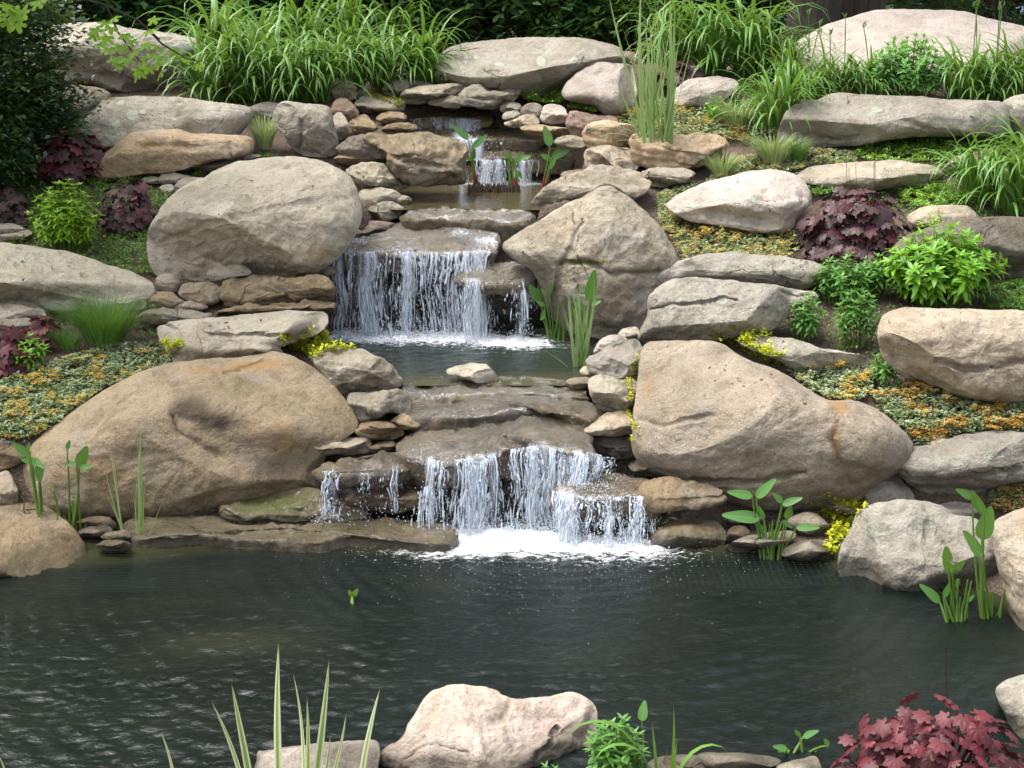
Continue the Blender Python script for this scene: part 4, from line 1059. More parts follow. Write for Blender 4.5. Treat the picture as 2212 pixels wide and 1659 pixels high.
# ---- the bank goes on beyond the edges of the photograph
for lab, tone, cx, cy, a, b in [
    ('grey boulder on the slope just beyond the left edge', 'grey', -330, 560, 190, 90), ('tan boulder at the waterline beyond the left edge', 'tan', -420, 1090, 260, 120), ('pale boulder high on the slope beyond the left edge', 'pale', -560, 330, 200, 70), ('brown boulder low on the slope beyond the left edge', 'warm', -260, 860, 130, 70),
    ('grey boulder on the slope just beyond the right edge', 'grey', 2560, 560, 210, 80), ('pink boulder on the slope beyond the right edge', 'pink', 2700, 860, 240, 120), ('tan boulder at the waterline beyond the right edge', 'tan', 2620, 1260, 200, 120), ('pale boulder high on the slope beyond the right edge', 'pale', 2820, 360, 220, 70)]:
    rr_ = np.random.default_rng(hash_str(lab))
    pts = [(cx + a * math.cos(t) * rr_.uniform(.88, 1.1), cy - b * math.sin(t) * rr_.uniform(.85, 1.12)) for t in np.linspace(0, 2 * math.pi, 13)[:-1]]
    rock('boulder', lab, 'boulder', tone, pts, p=3.0, facets=4, group=GB)

# ---- wet ledges the water runs over
GL = 'wet ledges the stream runs over'
ledge('ledge', 'wide round lip stone of the lower fall under running water', 'rock ledge', 'wet',
      [(852, 968), (872, 938), (930, 905), (1000, 885), (1100, 870), (1200, 872), (1262, 900), (1275, 945), (1300, 985), (1240, 985), (1180, 966), (1100, 975), (1040, 990), (960, 1000), (885, 992)], (.47, .664), .22, group=GL, film=1)
ledge('ledge', 'second wet step above the wide lip stone of the lower fall', 'rock ledge', 'wet',
      [(868, 880), (900, 845), (980, 832), (1100, 835), (1220, 845), (1290, 870), (1270, 905), (1180, 880), (1100, 888), (1040, 898), (960, 903), (890, 898)], (.645, .738), .18, group=GL, film=-1.2)
ledge('ledge', 'uppermost wet step at the outflow of the middle pool', 'rock ledge', 'wet',
      [(860, 838), (900, 815), (980, 812), (1080, 815), (1180, 815), (1270, 835), (1230, 855), (1120, 848), (1040, 850), (960, 856), (890, 855)], (.722, .742), .14, group=GL, film=1)
ledge('ledge', 'brown ledge at the right of the lower fall, water spilling over it', 'rock ledge', 'wet',
      [(1190, 1052), (1230, 1030), (1290, 1018), (1350, 1022), (1400, 1032), (1430, 1050), (1420, 1075), (1380, 1072), (1300, 1078), (1225, 1072)], (.29, .353), .16, group=GL, film=1)
ledge('ledge', 'orange brown flat slab wedged under the big pinkish boulder', 'rock ledge', 'brownslab',
      [(1385, 1040), (1430, 1028), (1500, 1036), (1560, 1048), (1562, 1066), (1500, 1074), (1440, 1078), (1395, 1072)], (.30, .37), .09, group=GL)
ledge('ledge', 'thin wet ledge feeding the left trickle', 'rock ledge', 'wet',
      [(684, 1006), (730, 990), (800, 978), (880, 975), (900, 1000), (880, 1012), (800, 1018), (740, 1020), (695, 1020)], (.411, .465), .1, group=GL, film=0)
ledge('ledge', 'long low mossy shelf at the waterline left of the lower fall', 'rock ledge', 'wetmoss',
      [(262, 1135), (300, 1113), (400, 1108), (560, 1118), (700, 1122), (850, 1118), (950, 1128), (996, 1150), (965, 1172), (850, 1168), (760, 1158), (690, 1172), (540, 1164), (420, 1155), (300, 1162)], .075, .3, group=GL)
ledge('ledge', 'broad flat lip of the middle fall under running water', 'rock ledge', 'wet',
      [(722, 538), (760, 515), (830, 495), (880, 472), (960, 462), (1060, 470), (1080, 495), (1075, 530), (1060, 545), (1000, 545), (920, 548), (840, 545), (760, 548)], (1.409, 1.639), .2, group=GL, film=1)
ledge('ledge', 'dark wet sill across the front of the upper pool', 'rock ledge', 'wet',
      [(868, 462), (900, 450), (960, 447), (1040, 452), (1120, 452), (1160, 462), (1100, 478), (1040, 474), (960, 472), (900, 474)], (1.62, 1.70), .2, group=GL, film=1)
ledge('ledge', 'small projecting wet stone at the right of the middle fall', 'rock ledge', 'wet',
      [(975, 590), (1008, 572), (1060, 565), (1120, 568), (1162, 576), (1160, 597), (1122, 606), (1050, 608), (1000, 606)], (1.223, 1.333), .12, group=GL, film=1)
ledge('ledge', 'topmost brown lip stone where the stream begins', 'rock ledge', 'brownslab',
      win('B', [(400, 750), (440, 705), (600, 683), (720, 686), (850, 705), (950, 735), (990, 760), (930, 774), (820, 768), (700, 762), (600, 758), (480, 774)]), (2.266, 2.389), .10, group=GL, film=1)
ledge('ledge', 'second wet step of the top fall', 'rock ledge', 'wet',
      win('B', [(490, 845), (560, 815), (700, 815), (900, 825), (1080, 825), (1210, 842), (1310, 870), (1290, 895), (1050, 892), (920, 900), (800, 895), (720, 885), (560, 862)]), (2.093, 2.197), .14, group=GL, film=1)
ledge('ledge', 'lowest wet step of the top fall, broad and olive brown', 'rock ledge', 'wetmoss',
      win('B', [(890, 1000), (930, 960), (1080, 945), (1300, 935), (1440, 950), (1500, 985), (1500, 1030), (1400, 1030), (1280, 1020), (1150, 1022), (1000, 1015), (915, 1015)]), (1.901, 2.025), .16, group=GL, film=1)


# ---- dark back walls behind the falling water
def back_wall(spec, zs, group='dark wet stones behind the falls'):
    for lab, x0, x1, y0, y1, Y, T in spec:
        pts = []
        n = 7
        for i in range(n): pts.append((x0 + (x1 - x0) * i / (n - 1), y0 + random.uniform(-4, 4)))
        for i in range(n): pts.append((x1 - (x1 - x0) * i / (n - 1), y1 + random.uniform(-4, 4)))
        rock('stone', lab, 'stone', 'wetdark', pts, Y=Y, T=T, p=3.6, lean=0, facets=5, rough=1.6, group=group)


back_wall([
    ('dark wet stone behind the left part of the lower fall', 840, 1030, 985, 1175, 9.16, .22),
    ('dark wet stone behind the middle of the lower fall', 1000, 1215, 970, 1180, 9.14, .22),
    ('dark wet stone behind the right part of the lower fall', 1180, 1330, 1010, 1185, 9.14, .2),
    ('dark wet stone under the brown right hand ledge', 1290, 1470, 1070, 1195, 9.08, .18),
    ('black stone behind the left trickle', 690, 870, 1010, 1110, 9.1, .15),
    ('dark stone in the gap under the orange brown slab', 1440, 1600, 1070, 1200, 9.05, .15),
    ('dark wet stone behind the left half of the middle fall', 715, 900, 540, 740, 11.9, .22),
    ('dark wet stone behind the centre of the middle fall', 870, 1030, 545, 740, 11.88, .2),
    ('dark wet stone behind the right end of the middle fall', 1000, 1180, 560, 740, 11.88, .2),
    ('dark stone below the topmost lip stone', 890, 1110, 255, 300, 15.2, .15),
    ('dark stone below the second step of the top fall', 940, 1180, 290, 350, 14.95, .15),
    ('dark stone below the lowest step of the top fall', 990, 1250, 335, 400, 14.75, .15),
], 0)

# ================================================================ FALLING WATER
SHEET, WHITE = sheet_mat(), drop_mat()
OCT_V = np.array([(1, 0, 0), (-1, 0, 0), (0, 1, 0), (0, -1, 0), (0, 0, 1), (0, 0, -1)], float)
OCT_F = np.array([(0, 2, 4), (2, 1, 4), (1, 3, 4), (3, 0, 4), (2, 0, 5), (1, 2, 5), (3, 1, 5), (0, 3, 5)])


def drops(P, r, st):                 # little elongated drops
    n = len(P)
    V = OCT_V[None] * (r[:, None, None] * np.stack([np.ones(n), np.ones(n), st], -1)[:, None, :]) + P[:, None, :]
    F = OCT_F[None] + (np.arange(n) * 6)[:, None, None]
    return V.reshape(-1, 3), F.reshape(-1, 3)


def fall(label, lips, zf, n, group='falls of the stream', v0=(.25, .65), r0=.0036, gaps=.42, ndrop=6, sheet_layers=2, splash=1.0):
    """lips: [(pixels along the lip, z of the lip, weight)]; the water leaves each lip towards the camera and drops to zf"""
    segs = []
    for pts, z, wt in lips:
        zz = z if callable(z) else (lambda y, z=z: z)
        P = np.array([on_z(x, y, zz(y)) for x, y in pts])
        z = float(P[:, 2].mean())
        L = np.concatenate([[0], np.cumsum(np.linalg.norm(np.diff(P, axis=0), axis=1))])
        segs.append((P, L, z, wt))
    allp = np.concatenate([s[0] for s in segs])
    base = np.array([allp[:, 0].mean(), allp[:, 1].mean() - .1, zf])
    root = empty('waterfall', base)
    tag(root, label, 'waterfall', group)
    TV, TF, off = [], [], 0
    DP, DR, DS = [], [], []
    tot = sum(s[1][-1] * s[3] for s in segs)
    for P, L, z, wt in segs:
        h = z - zf + .02
        m = max(6, int(n * L[-1] * wt / tot))
        seed = rng.uniform(0, 90)
        pos = lambda u: np.stack([np.interp(u, L, P[:, i]) for i in range(3)], -1)
        T = math.sqrt(2 * h / 9.81)
        tt = np.array([0, T])
        ug = np.linspace(0, L[-1], 400)
        dg = .5 + .9 * perlin(np.stack([ug * 5, 0 * ug + seed, 0 * ug], -1)) + .6 * perlin(np.stack([ug * 17, 0 * ug + seed, 0 * ug + 4], -1)) - gaps
        dg = np.clip(dg, .03, 1) * sstep(np.minimum(ug, L[-1] - ug), -.01, .05)
        cdf = np.cumsum(dg); cdf /= cdf[-1]
        m = int(m * 3.6)
        u = np.interp(rng.random(m), cdf, ug)
        K = 4
        long_ = rng.random(m) < .03
        t0 = np.where(long_, 0, T * rng.uniform(-.05, .9, m)).clip(0)
        ln = np.where(long_, T * rng.uniform(.5, 1, m), T * np.clip(rng.lognormal(math.log(.075), .6, m), .025, .35))
        keep = perlin(np.stack([u * 11, t0 / T * 2.2, 0 * u + seed + 3], -1)) > -.16
        u, t0, ln, long_ = u[keep], t0[keep], ln[keep], long_[keep]
        m = len(u)
        tk = np.minimum(t0[:, None] + ln[:, None] * np.linspace(0, 1, K)[None], T)
        p0 = pos(u)
        v = rng.uniform(*v0, m) * (1 if h > .25 else .6)
        spread = rng.normal(0, .09, m)
        wav = .030 * perlin(np.stack([(u * 7)[:, None] + 0 * tk, tk / T * 2.4, 0 * tk + seed], -1)) * (tk / T) ** .7 * 2
        c = np.stack([p0[:, 0:1] + spread[:, None] * tk + wav, p0[:, 1:2] - v[:, None] * tk, p0[:, 2:3] + .010 - 4.905 * tk ** 2], -1)
        rr = r0 * np.clip(rng.lognormal(-.45, .5, m), .2, 2.2)[:, None] * (.6 + .8 * rng.random((m, K)))
        rr[:, -1] *= .2
        rr[:, 0] *= np.where(t0 <= 0, .8, .15)
        ang = np.arange(4) * math.pi / 2
        ring = np.stack([np.cos(ang) * 1.3, np.sin(ang) * .8, 0 * ang], -1)
        V = c[:, :, None, :] + rr[:, :, None, None] * ring[None, None]
        TV.append(V.reshape(-1, 3))
        i = (np.arange(m) * K * 4)[:, None, None] + (np.arange(K - 1) * 4)[None, :, None]; j = np.arange(4)[None, None]; j2 = (j + 1) % 4
        TF.append(np.stack([i + j, i + j2, i + 4 + j2, i + 4 + j], -1).reshape(-1, 4) + off)
        off += 4 * K * m
        nd = int(m * ndrop * .36)
        k = rng.integers(0, m, nd)
        td = T * np.sqrt(rng.uniform(.02, 1, nd))
        q = np.stack([p0[k, 0] + spread[k] * td * 1.5 + rng.normal(0, .014, nd), p0[k, 1] - v[k] * td * rng.uniform(.8, 1.3, nd), p0[k, 2] - 4.905 * td ** 2], -1)
        DP.append(q); DR.append(rng.uniform(.0013, .0036, nd)); DS.append(1 + td * rng.uniform(2, 11, nd))
        # spray where it lands
        ns = int(m * .9 * splash)
        u = rng.uniform(0, L[-1], ns)
        b = pos(u)
        v = rng.uniform(*v0, ns)
        q = np.stack([b[:, 0] + rng.normal(0, .05, ns), b[:, 1] - v * tt[-1] + rng.normal(-.05, .08, ns), zf + np.abs(rng.normal(0, .045, ns)) * min(1, h * 2)], -1)
        DP.append(q); DR.append(rng.uniform(.0018, .005, ns)); DS.append(rng.uniform(.8, 2, ns))
        for lay in range(sheet_layers):
            NU, NV_ = max(10, int(L[-1] / .012)), 18
            uu = np.linspace(0, L[-1], NU); vv = np.concatenate([[-.3, -.15, -.05], np.linspace(0, 1, NV_ - 3)])
            U, Vv = np.meshgrid(uu, vv, indexing='ij')
            pp = pos(uu)[:, None, :].repeat(NV_, 1)
            bk = np.clip(-Vv, 0, 1)
            tv = np.clip(Vv, 0, 1) * tt[-1]
            vel = (.28 + .2 * lay) + .12 * perlin(np.stack([U * 6, 0 * U + lay, 0 * U], -1))
            q = pp.copy()
            q[..., 1] -= vel * tv + .018 * perlin(np.stack([U * 16, Vv * 2, 0 * U + lay * 5], -1))
            q[..., 1] += bk * .5
            q[..., 2] += .012 - 4.905 * tv ** 2 + bk * .06
            dens = .5 + .55 * perlin(np.stack([U * 5, 0 * U + seed, 0 * U], -1)) + .25 * perlin(np.stack([U * 17, 0 * U + seed, 0 * U + 4], -1)) + .10 * wt
            ed = np.minimum(U, L[-1] - U)
            dens = dens - bk * 1.3
            dens = dens - .7 * (1 - sstep(ed, 0, .07))
            fl = np.stack([U + lay * 7 + seed, 4.905 * tv ** 2 + .2 * Vv + 0 * bk, 0 * U + lay], -1).reshape(-1, 3)
            link('water_sheet', mesh_of('water_sheet', q.reshape(-1, 3) - base, grid_faces(NU, NV_), SHEET, attrs={'flow': fl, 'dens': dens.ravel()}), root)
    o = link('water_streams', mesh_of('water_streams', np.concatenate(TV) - base, np.concatenate(TF), WHITE), root)
    o['kind'] = 'stuff'
    V, F = drops(np.concatenate(DP), np.concatenate(DR), np.concatenate(DS))
    o = link('water_drops', mesh_of('water_drops', V - base, F, WHITE), root)
    o['kind'] = 'stuff'
    return root


def slope_z(yf, zf, yb, zb):
    return lambda y: zf + (zb - zf) * (yf - y) / (yf - yb)


LIP = slope_z(1000, .47, 870, .664)
BROWN = slope_z(1078, .29, 1018, .353)
TRICK = slope_z(1020, .411, 978, .465)
TOPL = slope_z(260, 2.266, 229, 2.389)
MIDL = slope_z(548, 1.409, 462, 1.639)
fall('wide white curtain of the lowest fall dropping into the pond',
     [([(905, 992), (960, 1000), (1040, 990), (1100, 974)], LIP, .7), ([(1100, 974), (1140, 968), (1180, 965), (1230, 975), (1270, 985)], LIP, 1.35)], 0.0, 900, ndrop=5, splash=1.0, gaps=.12, r0=.0029)
fall('lowest right hand fall spilling off the brown ledge into the foam',
     [([(1192, 1062), (1225, 1072), (1260, 1075)], BROWN, 1.6), ([(1260, 1075), (1300, 1078), (1345, 1075), (1392, 1074)], BROWN, 1.0), ([(1396, 1068), (1430, 1060)], BROWN, .25)], 0.0, 420, ndrop=5, gaps=.15, r0=.0032)
fall('short cascade between the wide lip and the brown right hand ledge',
     [([(1225, 975), (1260, 978), (1300, 986)], LIP, 1), ([(1300, 986), (1330, 992)], LIP, .4)], .32, 110, ndrop=3)
fall('thin separate trickle at the left of the lower fall',
     [([(696, 1020), (720, 1021), (745, 1020)], TRICK, 1.2), ([(770, 1019), (800, 1018)], TRICK, .8), ([(820, 1016), (880, 1012)], TRICK, .35)], .15, 60, ndrop=4, r0=.0026, gaps=.6, sheet_layers=1)
fall('broad curtain of the middle fall over the flat lip',
     [([(722, 538), (760, 547), (840, 546), (900, 548)], MIDL, .9), ([(900, 548), (960, 547), (1000, 545)], MIDL, .7), ([(1000, 545), (1040, 546), (1062, 544)], MIDL, 1.8)], Z_MID, 780, ndrop=5, splash=1.2, gaps=.42, r0=.0034)
fall('narrow right hand strand of the middle fall off the projecting stone',
     [([(985, 602), (1010, 606), (1050, 608)], 1.225, .8), ([(1085, 607), (1122, 606), (1142, 603)], 1.225, 1.2)], Z_MID, 120, ndrop=5)
fall('first small white drop of the stream below the topmost lip stone',
     [([(886, 259), (914, 257)], TOPL, .8), ([(930, 255), (985, 257), (1040, 260)], TOPL, 1.6)], 2.11, 220, r0=.006, ndrop=4, v0=(.2, .5))
fall('second small drop of the top fall, right of its first',
     [([(985, 302), (1040, 303), (1092, 301)], 2.095, 1.2)], 1.905, 110, r0=.0055, ndrop=4, v0=(.2, .5))
fall('lowest drop of the top fall into the upper pool',
     [([(985, 347), (1010, 348)], 1.905, .7), ([(1025, 348), (1060, 349), (1092, 348)], 1.905, 1.8), ([(1110, 349), (1165, 349)], 1.905, .8)], Z_TOP, 190, r0=.0055, ndrop=4, v0=(.2, .45))
fall('thin dribble over the mossy boulder beside the upper pool',
     [([(950, 325), (962, 330)], 1.95, 1)], Z_TOP, 14, r0=.004, ndrop=5, sheet_layers=0)

# rain of flecks thrown out over the pond
n = 800
a = rng.uniform(0, 1, n)
X = rng.normal(.3, .75, n)
Y = 8.55 - np.abs(rng.normal(0, .55, n))
keep = Y > 7
X, Y = X[keep], Y[keep]
P = np.stack([X, Y, np.abs(rng.normal(0, .02, len(X))) + .004], -1)
V, F = drops(P, rng.uniform(.001, .0028, len(P)), rng.uniform(.6, 1.8, len(P)))
tag(link('splash_drops', mesh_of('splash_drops', V, F, WHITE)), 'splashed white droplets scattered over the pond before the fall', 'splash', kind='stuff')

# fine netting stretched over the far half of the pond
V, F, off = [], [], 0
xs_ = np.arange(-2.75, 2.75, .04); ys_ = np.arange(7.15, 8.7, .04)


def net_z(x, y):
    return .035 + .16 * sstep(y, 8.25, 8.75) + .010 * perlin(np.stack([x * 1.3, y * 1.3, 0 * x], -1))


def strip(x, y, dx, dy):
    global off
    z = net_z(x, y)
    k = len(x)
    V.append(np.stack([x - dx, y - dy, z], -1)); V.append(np.stack([x + dx, y + dy, z + .0006], -1))
    i = np.arange(k - 1)
    ok = (np.minimum(np.abs(x[:-1] - .1), 9) > 1.05) | (y[:-1] < 8.0)
    ok &= y[:-1] > 7.65 + .35 * perlin(np.stack([x[:-1] * .9, 0 * x[:-1], 0 * x[:-1] + 2], -1)) + .25 * np.exp(-((x[:-1] + .3) / .9) ** 2)
    ok &= y[:-1] < np.interp(x[:-1], SHORE[:, 0], SHORE[:, 1]) + .15
    F.append((np.stack([i, i + 1, i + 1 + k, i + k], -1) + off)[ok])
    off += 2 * k


for x in xs_:
    y = np.linspace(7.15, 8.7, 32)
    strip(x + .012 * perlin(np.stack([0 * y + x * 3, y * 2, 0 * y], -1)), y, .00022, 0)
for y in ys_:
    x = np.linspace(-2.75, 2.75, 90)
    strip(x, y + .02 * perlin(np.stack([x * 1.2, 0 * x + y, 0 * x + 7], -1)), 0, .00013)
tag(link('pond_net', mesh_of('pond_net', np.concatenate(V), np.concatenate(F), plain_mat('net cord', (.035, .035, .035), .8))), 'fine mesh netting stretched just above the far water of the pond', 'net')

# ================================================================ PLANTS
class Shape:
    """a leaf shape kept both as a shared mesh and as arrays (for leaf masses)"""
    def __init__(s, name, V, F, mat, across=None, along=None):
        s.V, s.F = np.asarray(V, float), F
        s.ac = np.zeros(len(s.V)) if across is None else np.asarray(across, float)
        s.al = np.zeros(len(s.V)) if along is None else np.asarray(along, float)
        s.mat = mat
        s.me = mesh_of(name, s.V, F, mat, attrs={'across': s.ac, 'along': s.al, 'rnd': np.zeros(len(s.V))})


def strap(L, W, th0, th1, n=7, fold=.25, mat=None, power=1.4, name='leaf', curl=0.0, waist=.55):
    t = np.linspace(0, 1, n + 1)
    th = th0 + th1 * t ** power
    tm = (th[1:] + th[:-1]) / 2
    x = np.concatenate([[0], np.cumsum(np.sin(tm))]) * L / n
    z = np.concatenate([[0], np.cumsum(np.cos(tm))]) * L / n
    y = curl * L * t ** 2
    w = W / 2 * np.minimum(1, waist + t * 1.6) * np.clip(1 - t ** 3.2, 0.02, 1)
    V, ac, al = [], [], []
    for i in range(n + 1):
        nx, nz = math.cos(th[i]), -math.sin(th[i])      # normal in the bending plane
        for s in (-1, 0, 1):
            f = fold * w[i] * abs(s)
            V.append((x[i] - f * nx * -1, y[i] + s * w[i], z[i] - f * nz * -1)); ac.append(s); al.append(t[i])
    F = []
    for i in range(n):
        a = i * 3
        F += [(a, a + 3, a + 4, a + 1), (a + 1, a + 4, a + 5, a + 2)]
    return Shape(name, V, F, mat, ac, al)


def blade_leaf(L, W, mat, droop=.3, fold=.2, n=5, wide=.4, name='leaf'):   # flat oval leaf lying along +x
    t = np.linspace(0, 1, n + 1)
    w = W / 2 * np.sin(math.pi * t ** (math.log(.5) / math.log(wide))) ** .9 + .002
    z = -droop * L * t ** 2 + .12 * L * t
    V, ac = [], []
    for i in range(n + 1):
        for s in (-1, 0, 1):
            V.append((L * t[i], s * w[i], z[i] + fold * w[i] * abs(s))); ac.append(s)
    F = []
    for i in range(n):
        a = i * 3
        F += [(a, a + 3, a + 4, a + 1), (a + 1, a + 4, a + 5, a + 2)]
    return Shape(name, V, F, mat, ac, np.repeat(t, 3))


def heart_leaf(L, W, mat, name='leaf'):
    ang = np.linspace(0, 2 * math.pi, 19)[:-1]
    out = []
    for a in ang:
        r = 1 + .0 * a
        x = .5 + .5 * math.cos(a); y = math.sin(a) * .5 * (1 - .35 * math.cos(a)) * (1 if math.cos(a) > -.85 else 1)
        if math.cos(a) < -.8: x += .0
        out.append((x * L * (1.0 if math.cos(a) < .7 else 1.06), y * W, -.10 * L * x ** 2))
    V = [(L * .12, 0, 0), (L * .5, 0, -.03 * L)] + [(x, y, z + .10 * abs(y)) for x, y, z in out]
    n = len(out)
    ac = [0, 0] + [abs(math.sin(a)) for a in ang]
    F = [(1, 2 + i, 2 + (i + 1) % n) for i in range(n)]
    return Shape(name, V, F, mat, ac)


def lobed_leaf(Rr, mat, lobes=7, name='leaf', seed=0, deep=.30):           # maple / coral bells, base at origin, plane xy, +x tip
    r_ = random.Random(seed)
    V, ac = [(0, 0, 0)], [0]
    m = lobes * 4
    ring1, ring2 = [], []
    for i in range(m):
        a = (i / m - .5) * 2 * math.pi * .93
        q = i % 4
        f = {0: 1 - deep, 1: .86, 2: 1.0, 3: .84}[q] * (1 - .22 * abs(a) / math.pi) * r_.uniform(.94, 1.06)
        zz = -.20 * f ** 2 + (.08 if q == 2 else -.02) + .05 * math.sin(i * 1.7)
        ring2.append((f * math.cos(a) + .18, f * math.sin(a), zz)); ring1.append((f * .5 * math.cos(a) + .1, f * .5 * math.sin(a), .04 - .03 * f + (.05 if q == 0 else -.02 if q == 2 else .015)))
    V += ring1 + ring2
    ac += [(.0 if i % 4 == 2 else 1.0) for i in range(m)] * 2
    F = []
    for i in range(m - 1):
        F.append((0, 1 + i, 2 + i))
        F.append((1 + i, 1 + m + i, 2 + m + i, 2 + i))
    V = np.array(V) * Rr
    return Shape(name, V, F, mat, np.array(ac) * .5 + .1)


def tube(path, r, mat, name='stem', sides=5):
    path = np.asarray(path, float)
    r = np.broadcast_to(np.asarray(r, float), (len(path),))
    T = np.gradient(path, axis=0)
    T /= np.linalg.norm(T, axis=1)[:, None] + 1e-9
    ref = np.array([0, 1., 0]) if abs(T[0][1]) < .9 else np.array([1., 0, 0])
    A = np.cross(T, ref); A /= np.linalg.norm(A, axis=1)[:, None] + 1e-9
    B = np.cross(T, A)
    a = np.arange(sides) * 2 * math.pi / sides
    V = path[:, None, :] + r[:, None, None] * (np.cos(a)[None, :, None] * A[:, None, :] + np.sin(a)[None, :, None] * B[:, None, :])
    k = len(path)
    i = np.arange(k - 1)[:, None] * sides; j = np.arange(sides)[None]; j2 = (j + 1) % sides
    F = np.stack([i + j, i + j2, i + sides + j2, i + sides + j], -1).reshape(-1, 4)
    return V.reshape(-1, 3), F


def joined(shapes_mats, name, parent, extra=None):   # many placed shapes -> one mesh
    Vs, Fs, A, B, Rn, off = [], [], [], [], [], 0
    mat = shapes_mats[0][0].mat
    for sh, M in shapes_mats:
        M = np.array(M)
        Vs.append(sh.V @ M[:3, :3].T + M[:3, 3])
        Fs += [tuple(i + off for i in f) for f in sh.F]
        A.append(sh.ac); B.append(sh.al); Rn.append(np.full(len(sh.V), random.random()))
        off += len(sh.V)
    me = mesh_of(name, np.concatenate(Vs), Fs, mat, attrs={'across': np.concatenate(A), 'along': np.concatenate(B), 'rnd': np.concatenate(Rn)})
    return link(name, me, parent)


class Plant:
    def __init__(s, name, label, cat, base, group=None, leafname='leaf', limit=270):
        s.root = tag(empty(name, base), label, cat, group)
        s.leaves, s.ln, s.limit = [], leafname, limit
        s.base = np.array(base)

    def leaf(s, shape, loc, eul, sc=1.0):
        M = Matrix.LocRotScale(Vector(loc), Euler(eul), Vector((sc, sc, sc)))
        s.leaves.append((shape, M))

    def leaf_m(s, shape, M):
        s.leaves.append((shape, M))

    def part(s, name, V, F, mat, kind=None):
        o = link(name, mesh_of(name, V, F, mat, attrs={'across': np.zeros(len(V)), 'rnd': np.full(len(V), random.random())}), s.root)
        if kind: o['kind'] = kind
        return o

    def stem(s, path, r, mat, name='stem'):
        V, F = tube(path, r, mat)
        return s.part(name, V, F, mat)

    def done(s):
        s.leaves.sort(key=lambda q: q[1].translation[1] - .5 * q[1].translation[2])
        for sh, M in s.leaves[:s.limit]:
            o = bpy.data.objects.new(s.ln, sh.me)
            COL.objects.link(o)
            o.parent = s.root
            o.matrix_local = M
        rest = s.leaves[s.limit:]
        if rest:
            by = {}
            for sh, M in rest: by.setdefault(sh.mat.name, []).append((sh, M))
            for k, l in by.items():
                joined(l, 'foliage', s.root)['kind'] = 'stuff'
        return s.root


U = random.uniform
# ---------------------------------------------------------------- daylilies
DL = [strap(L, W, R(a), R(b), 8, .3, LEAF['daylily'], p) for L, W, a, b, p in
      [(1.15, .048, 8, 130, 1.8), (1.25, .050, 12, 150, 2.0), (1.1, .046, 16, 145, 1.6), (1.3, .046, 5, 100, 2.2), (1.2, .048, 20, 160, 2.0),
       (1.0, .044, 28, 130, 1.5), (1.35, .050, 10, 175, 2.4), (.9, .042, 36, 115, 1.3)]]
DRY = strap(.8, .022, R(30), R(120), 7, .3, LEAF['dry'], 1.5)
GD = 'daylily clumps'


def daylily(label, x, y, h, n=62, spread=.15, scapes=0, Y=None, dry=2, bias=0):
    base = gpt(x, y) if Y is None else at_y(x, y, Y)
    h *= 1.38; n = int(n * 1.15)
    p = Plant('daylily', label, 'daylily', base, GD)
    for i in range(n):
        r = spread * math.sqrt(random.random()); a = U(0, 2 * math.pi)
        az = a + U(-.9, .9) if random.random() < .7 else U(0, 6.28)
        if random.random() < .35: az = U(-2.6, -.5)
        sh = random.choice(DL)
        p.leaf(sh, (r * math.cos(a), r * math.sin(a) * .8, -.02), (U(-.12, .12), U(-.1, .16), az), h * U(.72, 1.12))
    for i in range(dry):
        a = U(0, 6.28)
        p.leaf(DRY, (.1 * math.cos(a), .1 * math.sin(a), 0), (0, 0, a), h * U(.6, 1))
    for i in range(scapes):
        a = U(0, 6.28); hh = h * U(1.0, 1.35)
        b = np.array([U(-.12, .12), U(-.1, .1), 0])
        path = [b + np.array([math.cos(a) * .10 * t * t, math.sin(a) * .1 * t * t, hh * t]) for t in np.linspace(0, 1, 6)]
        V, F = tube(path, [.006, .006, .005, .005, .006, .004], None)
        o = p.part('flower_stalk', V, F, LEAF['stem'])
        for k in range(3):
            q = path[-1] + np.array([U(-.015, .015), U(-.015, .015), -.01])
            V, F = tube([q, q + np.array([U(-.02, .02), 0, .03]), q + np.array([U(-.03, .03), 0, .06])], [.004, .008, .002], None)
            b2 = mesh_of('bud', V, F, LEAF['stem'], attrs={'rnd': np.full(len(V), .2)})
            link('bud', b2, o)
    p.done()


for lab, x, y, h in [
    ('leftmost daylily clump, arching over the white lichened boulder', 462, 222, .62), ('daylily clump second from the left, above the lichen ringed slab', 535, 212, .66),
    ('tall daylily clump above the upright cracked block', 610, 216, .68), ('daylily clump in the middle of the front row of the top left bed', 680, 214, .66),
    ('daylily clump above the left end of the top fall', 752, 196, .62), ('daylily clump above the long buff slab of the top fall', 830, 186, .60),
    ('rightmost daylily clump of the top left bed, reaching over the grey boulder', 915, 178, .60)]:
    daylily(lab, x, y, h, 72)
for lab, x, y, h in [
    ('back row daylily clump behind the white lichened boulder', 470, 145, .75), ('back row daylily clump, second from the left in the top left bed', 560, 138, .8),
    ('back row daylily clump in the centre of the top left bed', 655, 135, .8), ('back row daylily clump, second from the right in the top left bed', 750, 132, .76),
    ('back row daylily clump at the right end, against the dark hedge', 850, 128, .72)]:
    daylily(lab, x, y, h, 56)
for lab, x, y, h, s in [
    ('daylily clump right behind the tall reeds at top', 1455, 150, .72, 0), ('daylily clump at top, left of the tree trunks', 1535, 158, .74, 0),
    ('daylily clump at top, in front of the tree trunks', 1615, 160, .74, 0), ('daylily clump at the left foot of the skyline boulder', 1685, 168, .5, 1),
    ('back row daylily clump right of the dark hedge', 1500, 110, .8, 0), ('back row daylily clump left of the tree trunks', 1590, 112, .8, 0)]:
    daylily(lab, x, y, h, 66, scapes=s)
